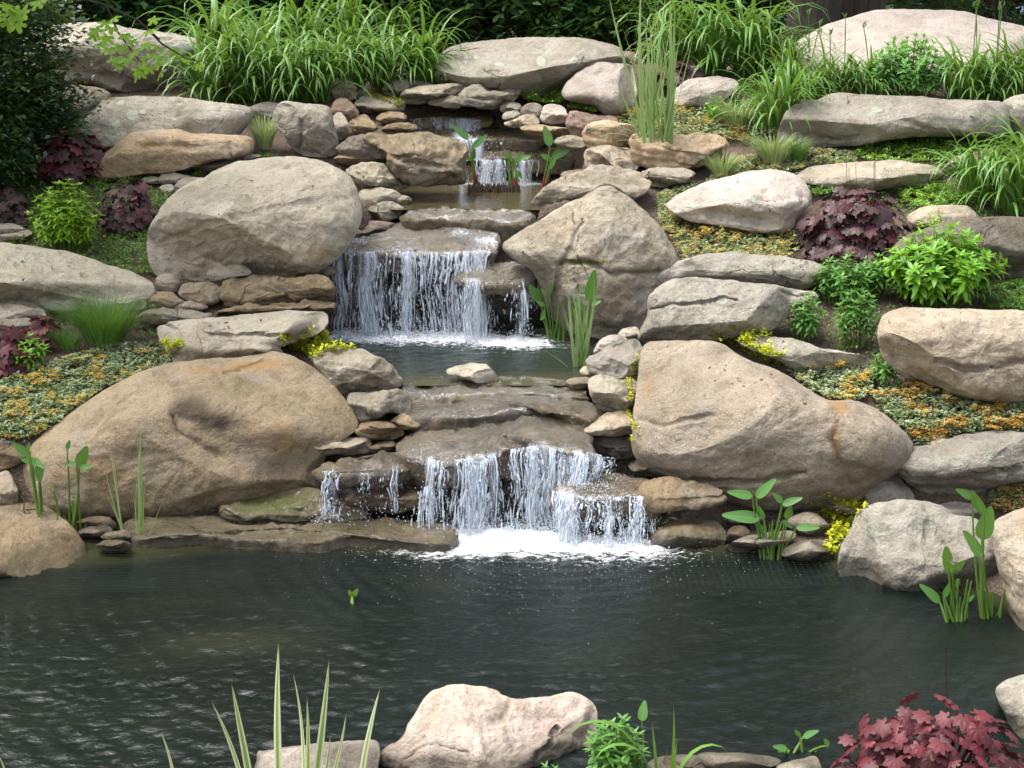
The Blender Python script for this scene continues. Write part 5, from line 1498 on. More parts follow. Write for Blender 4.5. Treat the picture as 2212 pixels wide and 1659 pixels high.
for lab, x, y, h, s in [
    ('daylily clump sprawling over the left end of the long grey brown boulder', 1678, 285, .50, 1), ('daylily clump with flower stalks below the skyline boulder, left one', 1730, 225, .44, 3),
    ('daylily clump with flower stalks below the skyline boulder, middle one', 1800, 212, .40, 3), ('small daylily clump left of the sedum', 1862, 212, .38, 1)]:
    daylily(lab, x, y, h * 1.12, 85, scapes=s, dry=5)
for lab, x, y, h, s in [
    ('daylily clump right of the sedum, hanging over the long boulder', 2085, 220, .5, 2), ('daylily clump at the top right edge, second from the right', 2150, 222, .52, 2), ('daylily clump cut off by the top right edge', 2220, 224, .52, 1)]:
    daylily(lab, x, y, h * 1.05, 85, scapes=s, dry=4)
for lab, x, y, h in [
    ('big drooping daylily clump at the right edge above the bright shrub', 2185, 455, .64), ('drooping daylily clump left of the big one at the right edge', 2110, 432, .5), ('daylily clump cut off by the right edge, behind the drooping one', 2245, 400, .64)]:
    daylily(lab, x, y, h, 70, dry=3, Y=None)

# ---------------------------------------------------------------- iris and reeds
IR = [strap(1.0, W, R(a), R(b), 8, .3, LEAF[m], 1.6, waist=.6) for W, a, b, m in
      [(.05, 3, 8, 'iris'), (.045, 8, 16, 'iris'), (.05, 12, 24, 'iris')]]
RD = [strap(1.0, W, R(a), R(b), 9, .3, LEAF['reed'], 1.7, waist=.7) for W, a, b in
      [(.028, 2, 8), (.030, 4, 14), (.026, 7, 24), (.030, 1, 4)]]
VARI = [strap(1.0, W, R(a), R(b), 9, .22, LEAF['variegated'], 1.8, waist=.55) for W, a, b in [(.050, 2, 8), (.046, 3, 18), (.042, 5, 26)]]
ARCH = strap(1.0, .026, R(20), R(120), 10, .3, LEAF['reed'], 1.2)


def leaf_to(p, shape, b, t, roll=None):
    """stand a unit strap so that it runs from point b to point t"""
    d = np.array(t) - np.array(b)
    L = float(np.linalg.norm(d))
    q = Vector(d).to_track_quat('Z', 'Y')
    tip = Vector(shape.V[-2]); q0 = tip.to_track_quat('Z', 'Y')
    rz = Matrix.Rotation(U(0, 6.28) if roll is None else roll, 4, 'Z')
    sc = L / tip.length
    M = Matrix.Translation(Vector(b)) @ q.to_matrix().to_4x4() @ rz @ q0.to_matrix().to_4x4().inverted() @ Matrix.Diagonal((sc, sc, sc, 1))
    p.leaf_m(shape, M)


# tall reed clump right of the top fall
b = gpt(1412, 362)
p = Plant('reed_clump', 'tall pale striped reed clump rising to the top edge, right of the top fall', 'reeds', b)
YR = b[1]
tips = [(1313, -20), (1345, 60), (1358, 110), (1370, 20), (1385, -30), (1392, 40), (1405, 90), (1418, 15), (1430, -40), (1438, -10), (1450, 40), (1458, 10), (1470, 70), (1490, 95), (1500, 60), (1350, 190), (1398, 150), (1425, 60),
        (1442, 120), (1412, -10), (1378, 90), (1446, -25), (1340, 240), (1466, 150), (1330, 170), (1402, 30), (1422, 110), (1433, 75), (1366, 150), (1455, 95)]
for tx, ty in tips:
    bx = 1412 + U(-34, 36)
    leaf_to(p, random.choice(RD), at_y(bx, 362 + U(-6, 8), YR + U(-.1, .1)) - b, at_y(tx, ty, YR + U(-.25, .25)) - b)
for k, (az, sc) in enumerate([(3.1, .62), (3.4, .5), (2.8, .36), (.2, .4)]):
    p.leaf(ARCH, (U(-.1, .1), U(-.05, .05), .05), (0, 0, az), sc * 1.5)
p.done()

b = gpt(1468, 366)
p = Plant('iris', 'low bright green iris fan at the foot of the tall reeds', 'iris', b)
for i in range(26):
    leaf_to(p, random.choice(IR), (U(-.12, .12), U(-.06, .06), 0), (U(-.26, .26), U(-.12, .08), U(.16, .30)))
p.done()

# foreground striped iris
YI = 5.42
b = at_y(640, 1735, YI)
p = Plant('striped_iris', 'cream striped iris leaves standing up at the bottom left', 'iris', b)
for bx, tx, ty, sh in [(604, 602, 1386, 0), (552, 455, 1512, 1), (560, 500, 1476, 1), (655, 632, 1450, 1), (668, 711, 1424, 1), (662, 663, 1506, 0), (680, 748, 1540, 2), (765, 821, 1486, 1), (686, 714, 1588, 1), (700, 700, 1600, 1)]:
    o = at_y(bx, 1790, YI + U(-.03, .03)) - b
    leaf_to(p, VARI[sh], o, at_y(tx, ty, YI + U(-.04, .1)) - b, roll=1.4 + U(-.5, .5))
p.done()
b = at_y(385, 1720, YI)
p = Plant('striped_iris', 'single narrow striped leaf at the bottom edge, left of the striped iris', 'iris', b)
leaf_to(p, VARI[2], (0, 0, -.03), at_y(347, 1580, YI) - b, roll=1.4)
p.done()
b = at_y(30, 1730, YI)
p = Plant('striped_iris', 'tip of a striped leaf in the bottom left corner', 'iris', b)
leaf_to(p, VARI[2], (0, 0, -.03), at_y(-8, 1622, YI) - b, roll=1.4)
leaf_to(p, VARI[2], (-.02, 0, -.03), at_y(-30, 1600, YI) - b, roll=1.4)
p.done()
YB = 5.45
b = at_y(1425, 1740, YB)
p = Plant('iris', 'pale green iris with bent over leaves at the bottom, right of the peach boulder', 'iris', b)
for bx, tx, ty, sh in [(1440, 1455, 1526, 1), (1425, 1408, 1560, 0), (1448, 1462, 1600, 1), (1432, 1440, 1612, 0)]:
    leaf_to(p, IR[sh], at_y(bx, 1760, YB + U(-.03, .03)) - b, at_y(tx, ty, YB) - b, roll=1.5 + U(-.3, .3))
bent = strap(1.0, .075, R(5), R(150), 10, .15, LEAF['iris'], 2.4)
for az, s, dx in [(3.2, .66, -.05), (3.5, .56, -.02), (.1, .46, .05), (2.9, .5, -.08)]:
    p.leaf(bent, (dx, U(-.03, .03), 0), (0, 0, az), s)
p.done()


RT = [strap(1.0, W, R(a), R(b), 9, .3, LEAF['reed'], 1.7, waist=.7) for W, a, b in ((.019, 2, 8), (.021, 4, 12), (.017, 7, 20), (.021, 1, 4))]


def reeds(label, bx, by, z, tips, W=1.0, mats=RT, n_extra=0):
    b = on_z(bx, by, z)
    p = Plant('reed_clump', label, 'reeds', b, 'striped water reeds')
    for ox, tx, ty in tips:
        leaf_to(p, random.choice(mats), at_y(bx + ox, by, b[1] + U(-.04, .04)) - b - np.array([0, 0, .03]), at_y(tx, ty, b[1] + U(-.08, .08)) - b)
    p.done()


reeds('pair of thin striped reeds in front of the big brown boulder, left clump', 267, 1158, .0, [(0, 236, 945), (-4, 243, 965), (2, 226, 1005), (4, 232, 1070), (3, 262, 1110)])
reeds('taller thin striped reeds in front of the big brown boulder, right clump', 300, 1172, .0, [(0, 306, 908), (4, 304, 960), (-3, 296, 950), (-4, 298, 1010), (6, 312, 1040), (10, 350, 1085), (-6, 288, 1100), (8, 330, 1120), (-4, 286, 1060)])
reeds('dense grassy reed tuft at the right side of the middle pool', 1256, 792, Z_MID, [(U(-16, 14), 1242 + U(-42, 50), U(585, 660)) for _ in range(30)] + [(-20, 1180, 758), (-22, 1186, 745)])
reeds('few bluish reeds against the triangular boulder by the middle pool', 1308, 735, Z_MID, [(U(-8, 8), 1308 + U(-14, 26), U(602, 660)) for _ in range(10)])

# ---------------------------------------------------------------- broad leaved water plants
PK = [heart_leaf(1.0, .50, LEAF['pickerel']), heart_leaf(1.0, .38, LEAF['pickerel'])]
GW = 'broad leaved water plants'


def pickerel(label, bx, by, z, leaves, mat='stem', stub=0, name='water_plant', red=False, extra=0):
    """leaves: (x, y of the leaf base, x, y of its tip, width factor)"""
    b = on_z(bx, by, z)
    p = Plant(name, label, 'water plant', b, GW)
    for k, (ax, ay, tx, ty, sh) in enumerate(leaves):
        dy = U(-.07, .07)
        A = at_y(ax, ay, b[1] + dy) - b
        T_ = at_y(tx, ty, b[1] + dy - U(.0, .05)) - b
        s0 = np.array([U(-.05, .05) + A[0] * .2, U(-.03, .03), -.04])
        path = [s0 * (1 - t) + A * t + np.array([(A[0] - s0[0]) * .12 * math.sin(t * 3.1), 0, .02 * math.sin(t * 3.1)]) for t in np.linspace(0, 1, 6)]
        if red:
            V, F = tube(path[:3], [.013, .012, .010], None); p.part('stem', V, F, LEAF['redstem'])
            V, F = tube(path[2:], [.0095, .0085, .007, .005], None); p.part('stem', V, F, LEAF['stem'])
        else:
            p.stem(path, np.linspace(.009, .0045, 6), LEAF['stem'])
        d = T_ - A
        L = np.linalg.norm(d)
        X = Vector(d / L)
        view = Vector(-np.array(ray(ax, ay))).normalized()
        Z = (view + Vector((U(-.5, .5), U(-.1, .1), U(.1, .9)))).normalized()
        Yv = Z.cross(X).normalized(); Z = X.cross(Yv).normalized()
        M = Matrix((X, Yv, Z)).transposed().to_4x4()
        M = Matrix.Translation(Vector(A)) @ M @ Matrix.Diagonal((L, L, L, 1))
        p.leaf_m(PK[sh], M)
    for i in range(extra):
        tx = U(-.10, .10); hz = U(.08, .26)
        p.stem([(tx * .6, U(-.05, .05), -.03), (tx * .8, 0, hz * .5), (tx, 0, hz)], [.008, .007, .004], LEAF['stem'])
    return p


pickerel('broad leaved water plant at far left before the brown boulder', 100, 1168, 0,
         [(66, 985, 28, 958, 1), (82, 1000, 48, 992, 0), (84, 1002, 86, 1040, 0), (70, 990, 94, 1010, 1), (60, 975, 62, 958, 1)], extra=6).done()
pickerel('broad leaved water plant beside the thin striped reeds, second from left', 158, 1160, 0,
         [(145, 970, 150, 952, 0), (170, 1005, 186, 968, 0), (165, 1000, 140, 1006, 1), (172, 1010, 195, 1008, 1), (116, 1060, 112, 1050, 1)], extra=9).done()
pickerel('broad leaved water plant at the right end of the lower fall', 1662, 1205, 0,
         [(1625, 1072, 1575, 1062, 1), (1634, 1075, 1672, 1036, 1), (1690, 1085, 1672, 1066, 0), (1690, 1090, 1730, 1075, 1), (1640, 1120, 1565, 1110, 1), (1650, 1120, 1640, 1095, 1), (1700, 1120, 1708, 1095, 0), (1690, 1125, 1712, 1140, 1), (1655, 1150, 1630, 1128, 1), (1720, 1140, 1768, 1138, 1)], extra=12).done()
pickerel('small broad leaved water plant by the pond at lower right', 2068, 1340, 0,
         [(2048, 1215, 2044, 1184, 0), (2060, 1232, 2082, 1214, 0), (2056, 1236, 2040, 1212, 0), (2030, 1300, 1992, 1264, 1), (2040, 1290, 2050, 1262, 1), (2070, 1250, 2066, 1270, 0), (2090, 1300, 2104, 1285, 1)], extra=8).done()
pickerel('tall broad leaved water plant at the right edge of the pond', 2146, 1332, 0,
         [(2120, 1165, 2140, 1100, 0), (2118, 1200, 2088, 1150, 1), (2100, 1075, 2070, 1058, 1), (2126, 1110, 2100, 1065, 1)], extra=10).done()
pickerel('glossy arrow leaved water plant at the left of the reed tuft in the middle pool', 1205, 738, Z_MID,
         [(1168, 652, 1146, 618, 0), (1180, 640, 1170, 625, 1), (1188, 632, 1190, 612, 0), (1176, 660, 1160, 650, 0), (1178, 680, 1168, 690, 0), (1210, 650, 1218, 640, 1), (1172, 690, 1176, 668, 0)], extra=7).done()
pickerel('tall arrow leaved water plant rising through the reed tuft', 1262, 785, Z_MID,
         [(1272, 650, 1284, 588, 1), (1275, 628, 1252, 620, 1), (1278, 660, 1296, 650, 0), (1258, 668, 1240, 650, 0), (1250, 690, 1240, 668, 1)], extra=5).done()
pickerel('canna like plant with two raised leaves at the left of the upper pool island', 1030, 408, Z_TOP,
         [(1012, 300, 980, 272, 1), (1022, 318, 1050, 292, 1), (1020, 345, 1024, 322, 0), (1018, 346, 998, 333, 1)], name='canna', red=True).done()
pickerel('small canna shoots at the right of the upper pool island', 1106, 410, Z_TOP,
         [(1108, 348, 1090, 328, 1), (1112, 345, 1145, 336, 1), (1115, 352, 1130, 330, 1), (1118, 370, 1128, 385, 0), (1100, 360, 1098, 342, 1)], name='canna', red=True, extra=4).done()
pickerel('canna standing alone at the right of the upper pool, two broad leaves', 1172, 412, Z_TOP,
         [(1188, 315, 1178, 274, 0), (1192, 340, 1232, 320, 1), (1190, 345, 1170, 334, 0), (1186, 365, 1200, 340, 1)], name='canna', red=True).done()
pickerel('tiny two leaved seedling standing in the open pond', 762, 1304, 0, [(760, 1288, 754, 1276, 0), (762, 1288, 772, 1274, 0)]).done()
pickerel('small lily like leaves at the near edge of the pond', 1722, 1628, 0,
         [(1700, 1618, 1672, 1612, 0), (1705, 1622, 1680, 1626, 0), (1728, 1590, 1718, 1578, 0), (1735, 1592, 1765, 1578, 1), (1790, 1612, 1782, 1598, 0)]).done()

# matted root clump in the upper pool
b = on_z(1066, 414, Z_TOP)
V_, F_, off = [], [], 0
for i in range(170):
    x = U(-.24, .26); y = U(-.09, .09); h = U(.03, .09)
    V, F = tube([(x, y, -.02), (x + U(-.01, .01), y, h * .6), (x + U(-.02, .02), y, h)], [.012, .009, .003], None, sides=4)
    V_.append(V); F_.append(F + off); off += len(V)
o = link('root_clump', mesh_of('root_clump', np.concatenate(V_), np.concatenate(F_), plain_mat('dead roots', (.045, .028, .018), .95)), None, b)
tag(o, 'dark matted root island in the upper pool', 'root clump')

# ---------------------------------------------------------------- coral bells (lobed leaves)
HL = {k: [lobed_leaf(1.0, LEAF[k], 7, seed=i) for i in range(3)] for k in ('heuchera', 'purple', 'burgundy')}


def coral_bells(label, x, y, wpx, hpx, n, leaf_px, mats, Y=None, stalks=0, dome=1.0, group='coral bells plants'):
    base = gpt(x, y) if Y is None else at_y(x, y, Y)
    s = base[1] / FOC
    rx, rz, ls = wpx * s / 2, hpx * s, leaf_px * s * .5
    p = Plant('coral_bells', label, 'coral bells', base, group)
    for i in range(n):
        u = (i + .5) / n
        el = math.asin(min(1, .02 + .98 * random.random()))
        az = U(-math.pi, .0) if random.random() < .78 else U(0, math.pi)
        d = np.array([math.cos(el) * math.cos(az), math.cos(el) * math.sin(az), math.sin(el)])
        k = U(.72, 1.0)
        loc = d * np.array([rx, rx * .8, rz]) * k
        nrm = Vector((d[0] * .8 + U(-.5, .5), d[1] * .8 + U(-.5, .5), .7 + U(-.25, .3))).normalized()
        X = Vector((d[0] + U(-.4, .4), d[1] + U(-.4, .4), -.25 - .4 * random.random()))
        X = (X - nrm * X.dot(nrm)).normalized()
        M = Matrix((X, nrm.cross(X), nrm)).transposed().to_4x4()
        sc = ls * U(.7, 1.2)
        m = random.choices([a for a, _ in mats], [w for _, w in mats])[0]
        p.leaf_m(random.choice(HL[m]), Matrix.Translation(Vector(loc)) @ M @ Matrix.Diagonal((sc, sc, sc, 1)))
        if i % 3 == 0:
            V, F = tube([(loc[0] * .15, loc[1] * .15, 0), loc * .6, loc], [.005, .004, .003], None, sides=4)
            p.part('leaf_stalk', V, F, LEAF['heuchera'])
    for i in range(stalks):
        a = U(-1, 1); hh = rz * U(1.25, 1.6)
        path = [np.array([a * rx * .5 + .02 * math.sin(t * 4), U(-.02, .02), hh * t]) for t in np.linspace(0, 1, 7)]
        p.stem(path, np.linspace(.003, .002, 7), LEAF['heuchera'], 'flower_stalk')
    p.done()


coral_bells('large glossy maroon coral bells in the bottom right corner', 2000, 1790, 560, 350, 420, 58, [('heuchera', 4), ('burgundy', 1)], Y=5.25, stalks=1)
coral_bells('dark purple coral bells mound beside the right orange flowers', 1842, 555, 260, 155, 230, 42, [('purple', 5), ('burgundy', 1.2)], stalks=5)
coral_bells('dark purple coral bells behind the left lime shrub', 278, 482, 160, 95, 95, 34, [('purple', 5), ('burgundy', 1)])
coral_bells('dark purple coral bells at the left edge', 12, 480, 110, 90, 70, 34, [('purple', 1)])
coral_bells('burgundy coral bells in the shade under the dark evergreen', 150, 375, 190, 95, 130, 42, [('burgundy', 4), ('purple', 2)])
coral_bells('burgundy coral bells at the left edge beside the fountain grass', 20, 790, 150, 95, 80, 46, [('burgundy', 2), ('heuchera', 1)])
coral_bells('second burgundy coral bells, trailing towards the fountain grass', 95, 738, 90, 60, 40, 36, [('burgundy', 2), ('heuchera', 1)])
coral_bells('small dark coral bells half hidden behind the tall reeds', 1470, 190, 110, 60, 50, 34, [('purple', 2), ('burgundy', 1)])

# ---------------------------------------------------------------- leafy shrubs and perennials
LB = {k: [blade_leaf(1.0, w, LEAF[k], d) for w, d in ((.34, .25), (.38, .45), (.30, .1))] for k in ('lime', 'shrub', 'mid', 'sedum', 'coverbright')}


def shoots(name, label, cat, x, y, wpx, hpx, n_stem, leaf_px, kind, whorls=5, per=6, Y=None, group=None, up=.55, depth=.8, taper=.6, limit=270):
    base = gpt(x, y) if Y is None else at_y(x, y, Y)
    s = base[1] / FOC
    rx, rz, ls = wpx * s / 2, hpx * s, leaf_px * s
    p = Plant(name, label, cat, base, group, limit=limit)
    for i in range(n_stem):
        r = math.sqrt((i + .5) / n_stem); a = i * 2.39996 + U(-.3, .3)
        ox, oy = r * math.cos(a), r * math.sin(a)
        h = rz * (1 - .45 * r * r) * U(.82, 1.05)
        b0 = np.array([ox * rx * taper * .5, oy * rx * depth * taper * .5, 0]); t0 = np.array([ox * rx * .86, oy * rx * depth * .86, h])
        path = [b0 * (1 - t) + t0 * t + np.array([0, 0, .12 * h * math.sin(math.pi * t) * 0]) for t in np.linspace(0, 1, 5)]
        p.stem(path, np.linspace(.005, .0025, 5), LEAF['stem'])
        axis = Vector(t0 - b0).normalized()
        for w in range(whorls):
            t = 1 - w / (whorls + .2) * .75
            c = b0 * (1 - t) + t0 * t
            for k in range(per):
                az = k * 2 * math.pi / per + w * .6 + U(-.25, .25)
                tilt = up - .28 * w + U(-.2, .2) if w < 3 else U(-.35, .15)
                side = axis.orthogonal().normalized()
                side = Matrix.Rotation(az, 3, axis) @ side
                X = (side * math.cos(tilt) + axis * math.sin(tilt)).normalized()
                Yv = axis.cross(side).normalized()
                Z = X.cross(Yv).normalized()
                M = Matrix((X, Yv, Z)).transposed().to_4x4()
                sc = ls * (U(.75, 1.1) if w else U(.55, .85))
                p.leaf_m(random.choice(LB[kind]), Matrix.Translation(Vector(c)) @ M @ Matrix.Diagonal((sc, sc, sc, 1)))
    p.done()


shoots('leafy_shrub', 'lime green leafy shrub at left in front of the purple plant', 'shrub', 145, 545, 180, 152, 44, 20, 'lime', 6, 6)
shoots('leafy_shrub', 'bright green shrub with starry leaf whorls above the sandy boulder at right', 'shrub', 2030, 662, 315, 170, 66, 32, 'shrub', 5, 6)
shoots('leafy_shrub', 'rounded green shrub on the bank beyond the left edge', 'shrub', -180, 500, 240, 190, 30, 40, 'mid', 5, 6, limit=60)
shoots('leafy_shrub', 'rounded green shrub on the bank beyond the right edge', 'shrub', 2420, 760, 260, 190, 30, 42, 'mid', 5, 6, limit=60)
GM = 'mid green leafy perennials on the right slope'
for lab, x, y, w, h, n in [('bushy mid green perennial behind the right lichen boulder, uppermost', 1815, 655, 150, 110, 20), ('mid green perennial against the flank of the grey lichen boulder', 1735, 735, 105, 105, 12),
                           ('mid green perennial between the lichen boulder and the sandy boulder', 1850, 745, 120, 135, 15), ('lone mid green perennial among the orange flowers', 1912, 838, 84, 105, 8), ('mid green perennial under the starry shrub', 1880, 640, 120, 95, 14)]:
    shoots('leafy_perennial', lab, 'perennial', x, y, w, h, n, 22, 'mid', 6, 5, group=GM, taper=.9)
shoots('leafy_perennial', 'bluish green sedum clump in front of the skyline boulder', 'perennial', 1960, 214, 215, 125, 70, 20, 'sedum', 6, 5, up=.8, taper=.9)
shoots('leafy_perennial', 'small green leafy plant beside the burgundy coral bells at left', 'perennial', 62, 800, 100, 78, 12, 24, 'shrub', 4, 5)
shoots('leafy_perennial', 'green weedy plant growing beside the peach boulder at the bottom', 'perennial', 1330, 1700, 170, 185, 16, 34, 'mid', 6, 4, Y=5.5, taper=.8)
shoots('leafy_perennial', 'small green seedling at the bottom edge in front of the peach boulder', 'perennial', 1190, 1720, 70, 90, 5, 22, 'mid', 4, 4, Y=5.45)
shoots('leafy_perennial', 'bright green leafy tuft in the flowers behind the reeds', 'perennial', 1545, 262, 60, 50, 8, 16, 'shrub', 4, 5)
shoots('leafy_perennial', 'little bright shoot right of the purple coral bells', 'perennial', 2015, 520, 60, 70, 5, 20, 'lime', 4, 4)
b = at_y(1385, 1620, 5.6)
p = Plant('leafy_perennial', 'single pointed leaf on a stalk beside the weedy plant', 'perennial', b)
p.stem([(0, 0, -.1), (.01, 0, .05), (.0, 0, .14)], [.004, .004, .003], LEAF['stem'])
p.leaf(PK[0], (0, 0, .14), (0, -1.2, 1.2), .085)
p.done()


# ---------------------------------------------------------------- fine grasses
def tuft(label, x, y, hpx, wpx, n, mat, W=.006, group=None, Y=None, arch=70):
    base = gpt(x, y) if Y is None else at_y(x, y, Y)
    s = base[1] / FOC
    V, F, A, B, Rn, off = [], [], [], [], [], 0
    K = 7
    for i in range(n):
        L = hpx * s * U(.7, 1.25); a = U(0, 2 * math.pi); r = wpx * s * .14 * math.sqrt(random.random())
        th = np.linspace(0, 1, K)
        ang = R(U(2, 22)) + R(U(.3, 1.1) * arch) * th ** 1.6
        x_ = np.cumsum(np.sin(ang)) * L / K; z_ = np.cumsum(np.cos(ang)) * L / K
        w = W * U(.7, 1.3) * np.clip(1 - th ** 2.5, .05, 1) / 2
        ca, sa = math.cos(a), math.sin(a)
        k = wpx / (hpx * 1.3)
        px_, py_ = r * ca + x_ * ca * k, r * sa + x_ * sa * .8
        for q in range(K):
            for sg in (-1, 1):
                V.append((px_[q] - sa * w[q] * sg, py_[q] + ca * w[q] * sg, z_[q])); A.append(sg * .6); B.append(th[q])
        rn = random.random()
        Rn += [rn] * (2 * K)
        F += [(off + 2 * q, off + 2 * q + 1, off + 2 * q + 3, off + 2 * q + 2) for q in range(K - 1)]
        off += 2 * K
    o = link('ornamental_grass', mesh_of('ornamental_grass', V, F, LEAF[mat], attrs={'across': np.array(A), 'along': np.array(B), 'rnd': np.array(Rn)}), None, base)
    tag(o, label, 'grass', group or 'tufts of ornamental grass')


tuft('dark green fountain grass above the left flower carpet', 228, 752, 122, 250, 1000, 'finegrass', .0045)
tuft('pale striped grass tuft against the upright grey block', 572, 330, 88, 100, 260, 'palegrass', .007)
tuft('pale striped grass at the right edge of the long boulder, biggest', 1668, 358, 70, 150, 330, 'palegrass', .008)
tuft('pale striped grass left of the biggest one, near the reeds', 1560, 388, 60, 120, 240, 'palegrass', .008)
tuft('pale striped grass in front of the right daylilies', 1590, 278, 66, 130, 240, 'palegrass', .008)
tuft('pale striped grass right of the biggest one, darker green', 1722, 352, 56, 90, 200, 'finegrass', .007)
tuft('fine grey green grass beside the small leafy plant at left', 150, 760, 60, 130, 240, 'finegrass', .004)
tuft('small grass wisp among the right perennials', 1870, 590, 46, 60, 90, 'finegrass', .004)


# ---------------------------------------------------------------- ground cover
def solid():                         # all stone and soil as one searchable surface
    Vs, Fs, off = [], [], 0
    for o in list(S.objects):
        if o.type == 'MESH' and o.parent is None and o.name.split('.')[0] in ('boulder', 'stone', 'ledge', 'ground'):
            n = len(o.data.vertices)
            a = np.empty(n * 3); o.data.vertices.foreach_get('co', a)
            Vs.append(a.reshape(-1, 3) + np.array(o.location))
            Fs += [[i + off for i in f.vertices] for f in o.data.polygons]
            off += n
    return BVHTree.FromPolygons(np.concatenate(Vs).tolist(), Fs)


SOLID = solid()


def surf(x, y):                      # the point of stone or soil met along a line of sight
    r = ray(x, y)
    hit = SOLID.ray_cast(Vector(EYE), Vector(r))
    return np.array(hit[0]) if hit[0] is not None else gpt(x, y)


def in_poly(P, q):
    x, y = q
    c = False
    for i in range(len(P)):
        (x1, y1), (x2, y2) = P[i - 1], P[i]
        if (y1 > y) != (y2 > y) and x < (x2 - x1) * (y - y1) / (y2 - y1) + x1: c = not c
    return c


def cover(label, poly, n, mat='cover', size=.026, h=.07, flowers=0, fmat='flower', w='W', cat='ground cover', Y=None, name='ground_cover', patch=.3, fpatch=0.0, drape=False):
    poly = win(w, poly)
    xs = [q[0] for q in poly]; ys = [q[1] for q in poly]
    V, A, Rn = [], [], []
    FV, FA = [], []

    def spot(lo, hi):
        while True:
            q = (U(min(xs), max(xs)), U(min(ys), max(ys)))
            if in_poly(poly, q): break
        hh = h * (.4 + .9 * abs(pn(q[0] * .035, q[1] * .06, 3.)) * 1.6)
        z = U(lo, hi) * hh
        if drape: return surf(q[0], q[1]) + np.array([0, -.3 * z, z]), q
        return (gpt(q[0], q[1], z) if Y is None else at_y(q[0], q[1], Y + U(-.05, .05))), q

    for i in range(n):
        c, q = spot(.0, 1.0)
        if pn(q[0] * .05, q[1] * .09, 7.) < -patch: continue
        az = U(0, 6.28); t = U(-.2, .9); L = size * U(.6, 1.25); Wd = L * U(.5, .68)
        X = np.array([math.cos(az) * math.cos(t), math.sin(az) * math.cos(t), math.sin(t)])
        Yv = np.array([-math.sin(az), math.cos(az), 0])
        up_ = np.array([X[1] * Yv[2] - X[2] * Yv[1], X[2] * Yv[0] - X[0] * Yv[2], X[0] * Yv[1] - X[1] * Yv[0]])
        m = c + X * L * .5
        V += [c, m + Yv * Wd * .5 + up_ * L * .12, c + X * L, m - Yv * Wd * .5 + up_ * L * .12, m]
        A += [.3, 1, .9, 1, 0]; Rn += [random.random()] * 5
    nl = len(V) // 5
    i = np.arange(nl)[:, None] * 5
    F = np.concatenate([i + np.array([[0, 4, 1]]), i + np.array([[1, 4, 2]]), i + np.array([[2, 4, 3]]), i + np.array([[3, 4, 0]])])
    V = np.array(V)
    base = V.mean(0); base[2] = V[:, 2].min()
    root = link(name, mesh_of(name, V - base, F, LEAF[mat], smooth=False, attrs={'across': np.array(A), 'rnd': np.array(Rn)}), None, base)
    tag(root, label, cat, kind='stuff')
    if flowers:
        FV, FR, FF, off = [], [], [], 0
        k = 0
        while k < flowers:
            c, q = spot(1.0, 1.4)
            if fpatch and pn(q[0] * .016, q[1] * .04, 11.) < (fpatch + .12) * U(-.3, 1.2): continue
            k += 1
            rr = U(.016, .032); rn = random.random()
            for j in range(9):
                a = U(0, 6.28); r = rr * math.sqrt(random.random()); s = U(.005, .0095)
                p0 = c + np.array([r * math.cos(a), r * math.sin(a), .010 * (1 - (r / rr) ** 2) + U(0, .004)])
                tl = U(-.5, .5)
                FV += [p0 + np.array([s, 0, s * tl]), p0 + np.array([0, s, s * .3]), p0 + np.array([-s, 0, -s * tl]), p0 + np.array([0, -s, .2 * s])]
                FR += [min(1, max(0, rn + U(-.2, .2)))] * 4
                FF.append((off, off + 1, off + 2, off + 3)); off += 4
        o = link('flowers', mesh_of('flowers', np.array(FV) - base, FF, LEAF[fmat], smooth=False, attrs={'across': np.zeros(len(FV)), 'rnd': np.array(FR)}), root)
        o['kind'] = 'stuff'
    return root


cover('orange flowered cream edged carpet left of the big brown boulder', [(-20, 830), (60, 800), (150, 770), (240, 745), (340, 740), (372, 770), (368, 792), (300, 812), (240, 830), (180, 868), (118, 915), (60, 950), (-20, 950)], 9000, 'covervar', .036, .09, 240, 'flower', fpatch=.25)
cover('golden orange flower carpet beside the purple coral bells on the right', [(1425, 470), (1460, 462), (1560, 462), (1640, 480), (1715, 500), (1722, 540), (1700, 560), (1560, 552), (1480, 560), (1462, 530)], 4500, 'covervar', .036, .08, 300, 'flower')
cover('orange flowered carpet climbing past the half buried slab', [(1690, 765), (1760, 760), (1860, 775), (1890, 800), (1880, 850), (1850, 866), (1790, 860), (1740, 835), (1700, 800)], 3600, 'covervar', .036, .08, 110, 'flower', fpatch=.2)
cover('dense orange flower carpet below the sandy boulder at right', [(1880, 850), (1930, 830), (1990, 820), (2060, 850), (2130, 866), (2230, 872), (2240, 930), (2140, 930), (2060, 940), (1985, 965), (1960, 930), (1905, 885)], 6500, 'covervar', .036, .10, 400, 'flowerred', fpatch=.1)
cover('small orange flowered patch at the right edge above the pond boulder', [(2140, 1062), (2180, 1045), (2240, 1030), (2240, 1105), (2180, 1110), (2140, 1095)], 1800, 'covervar', .036, .08, 90, 'flowerred')
cover('orange flowered carpet behind the tall reeds', [(1330, 245), (1400, 215), (1500, 205), (1600, 235), (1690, 262), (1685, 290), (1640, 310), (1560, 300), (1480, 290), (1400, 290), (1340, 275)], 6000, 'covervar', .036, .08, 300, 'flower', fpatch=.1)
cover('strip of orange flowers under the pale striped grasses', [(1580, 340), (1640, 335), (1760, 318), (1850, 330), (1845, 350), (1760, 355), (1700, 372), (1640, 368), (1560, 385), (1520, 400), (1545, 370)], 3600, 'covervar', .036, .06, 110, 'flower')
cover('cream edged creeper beside the triangular boulder', [(1420, 420), (1470, 400), (1500, 392), (1500, 404), (1450, 440), (1470, 470), (1440, 500), (1425, 470)], 1800, 'covervar', .036, .06, 24, 'flower')
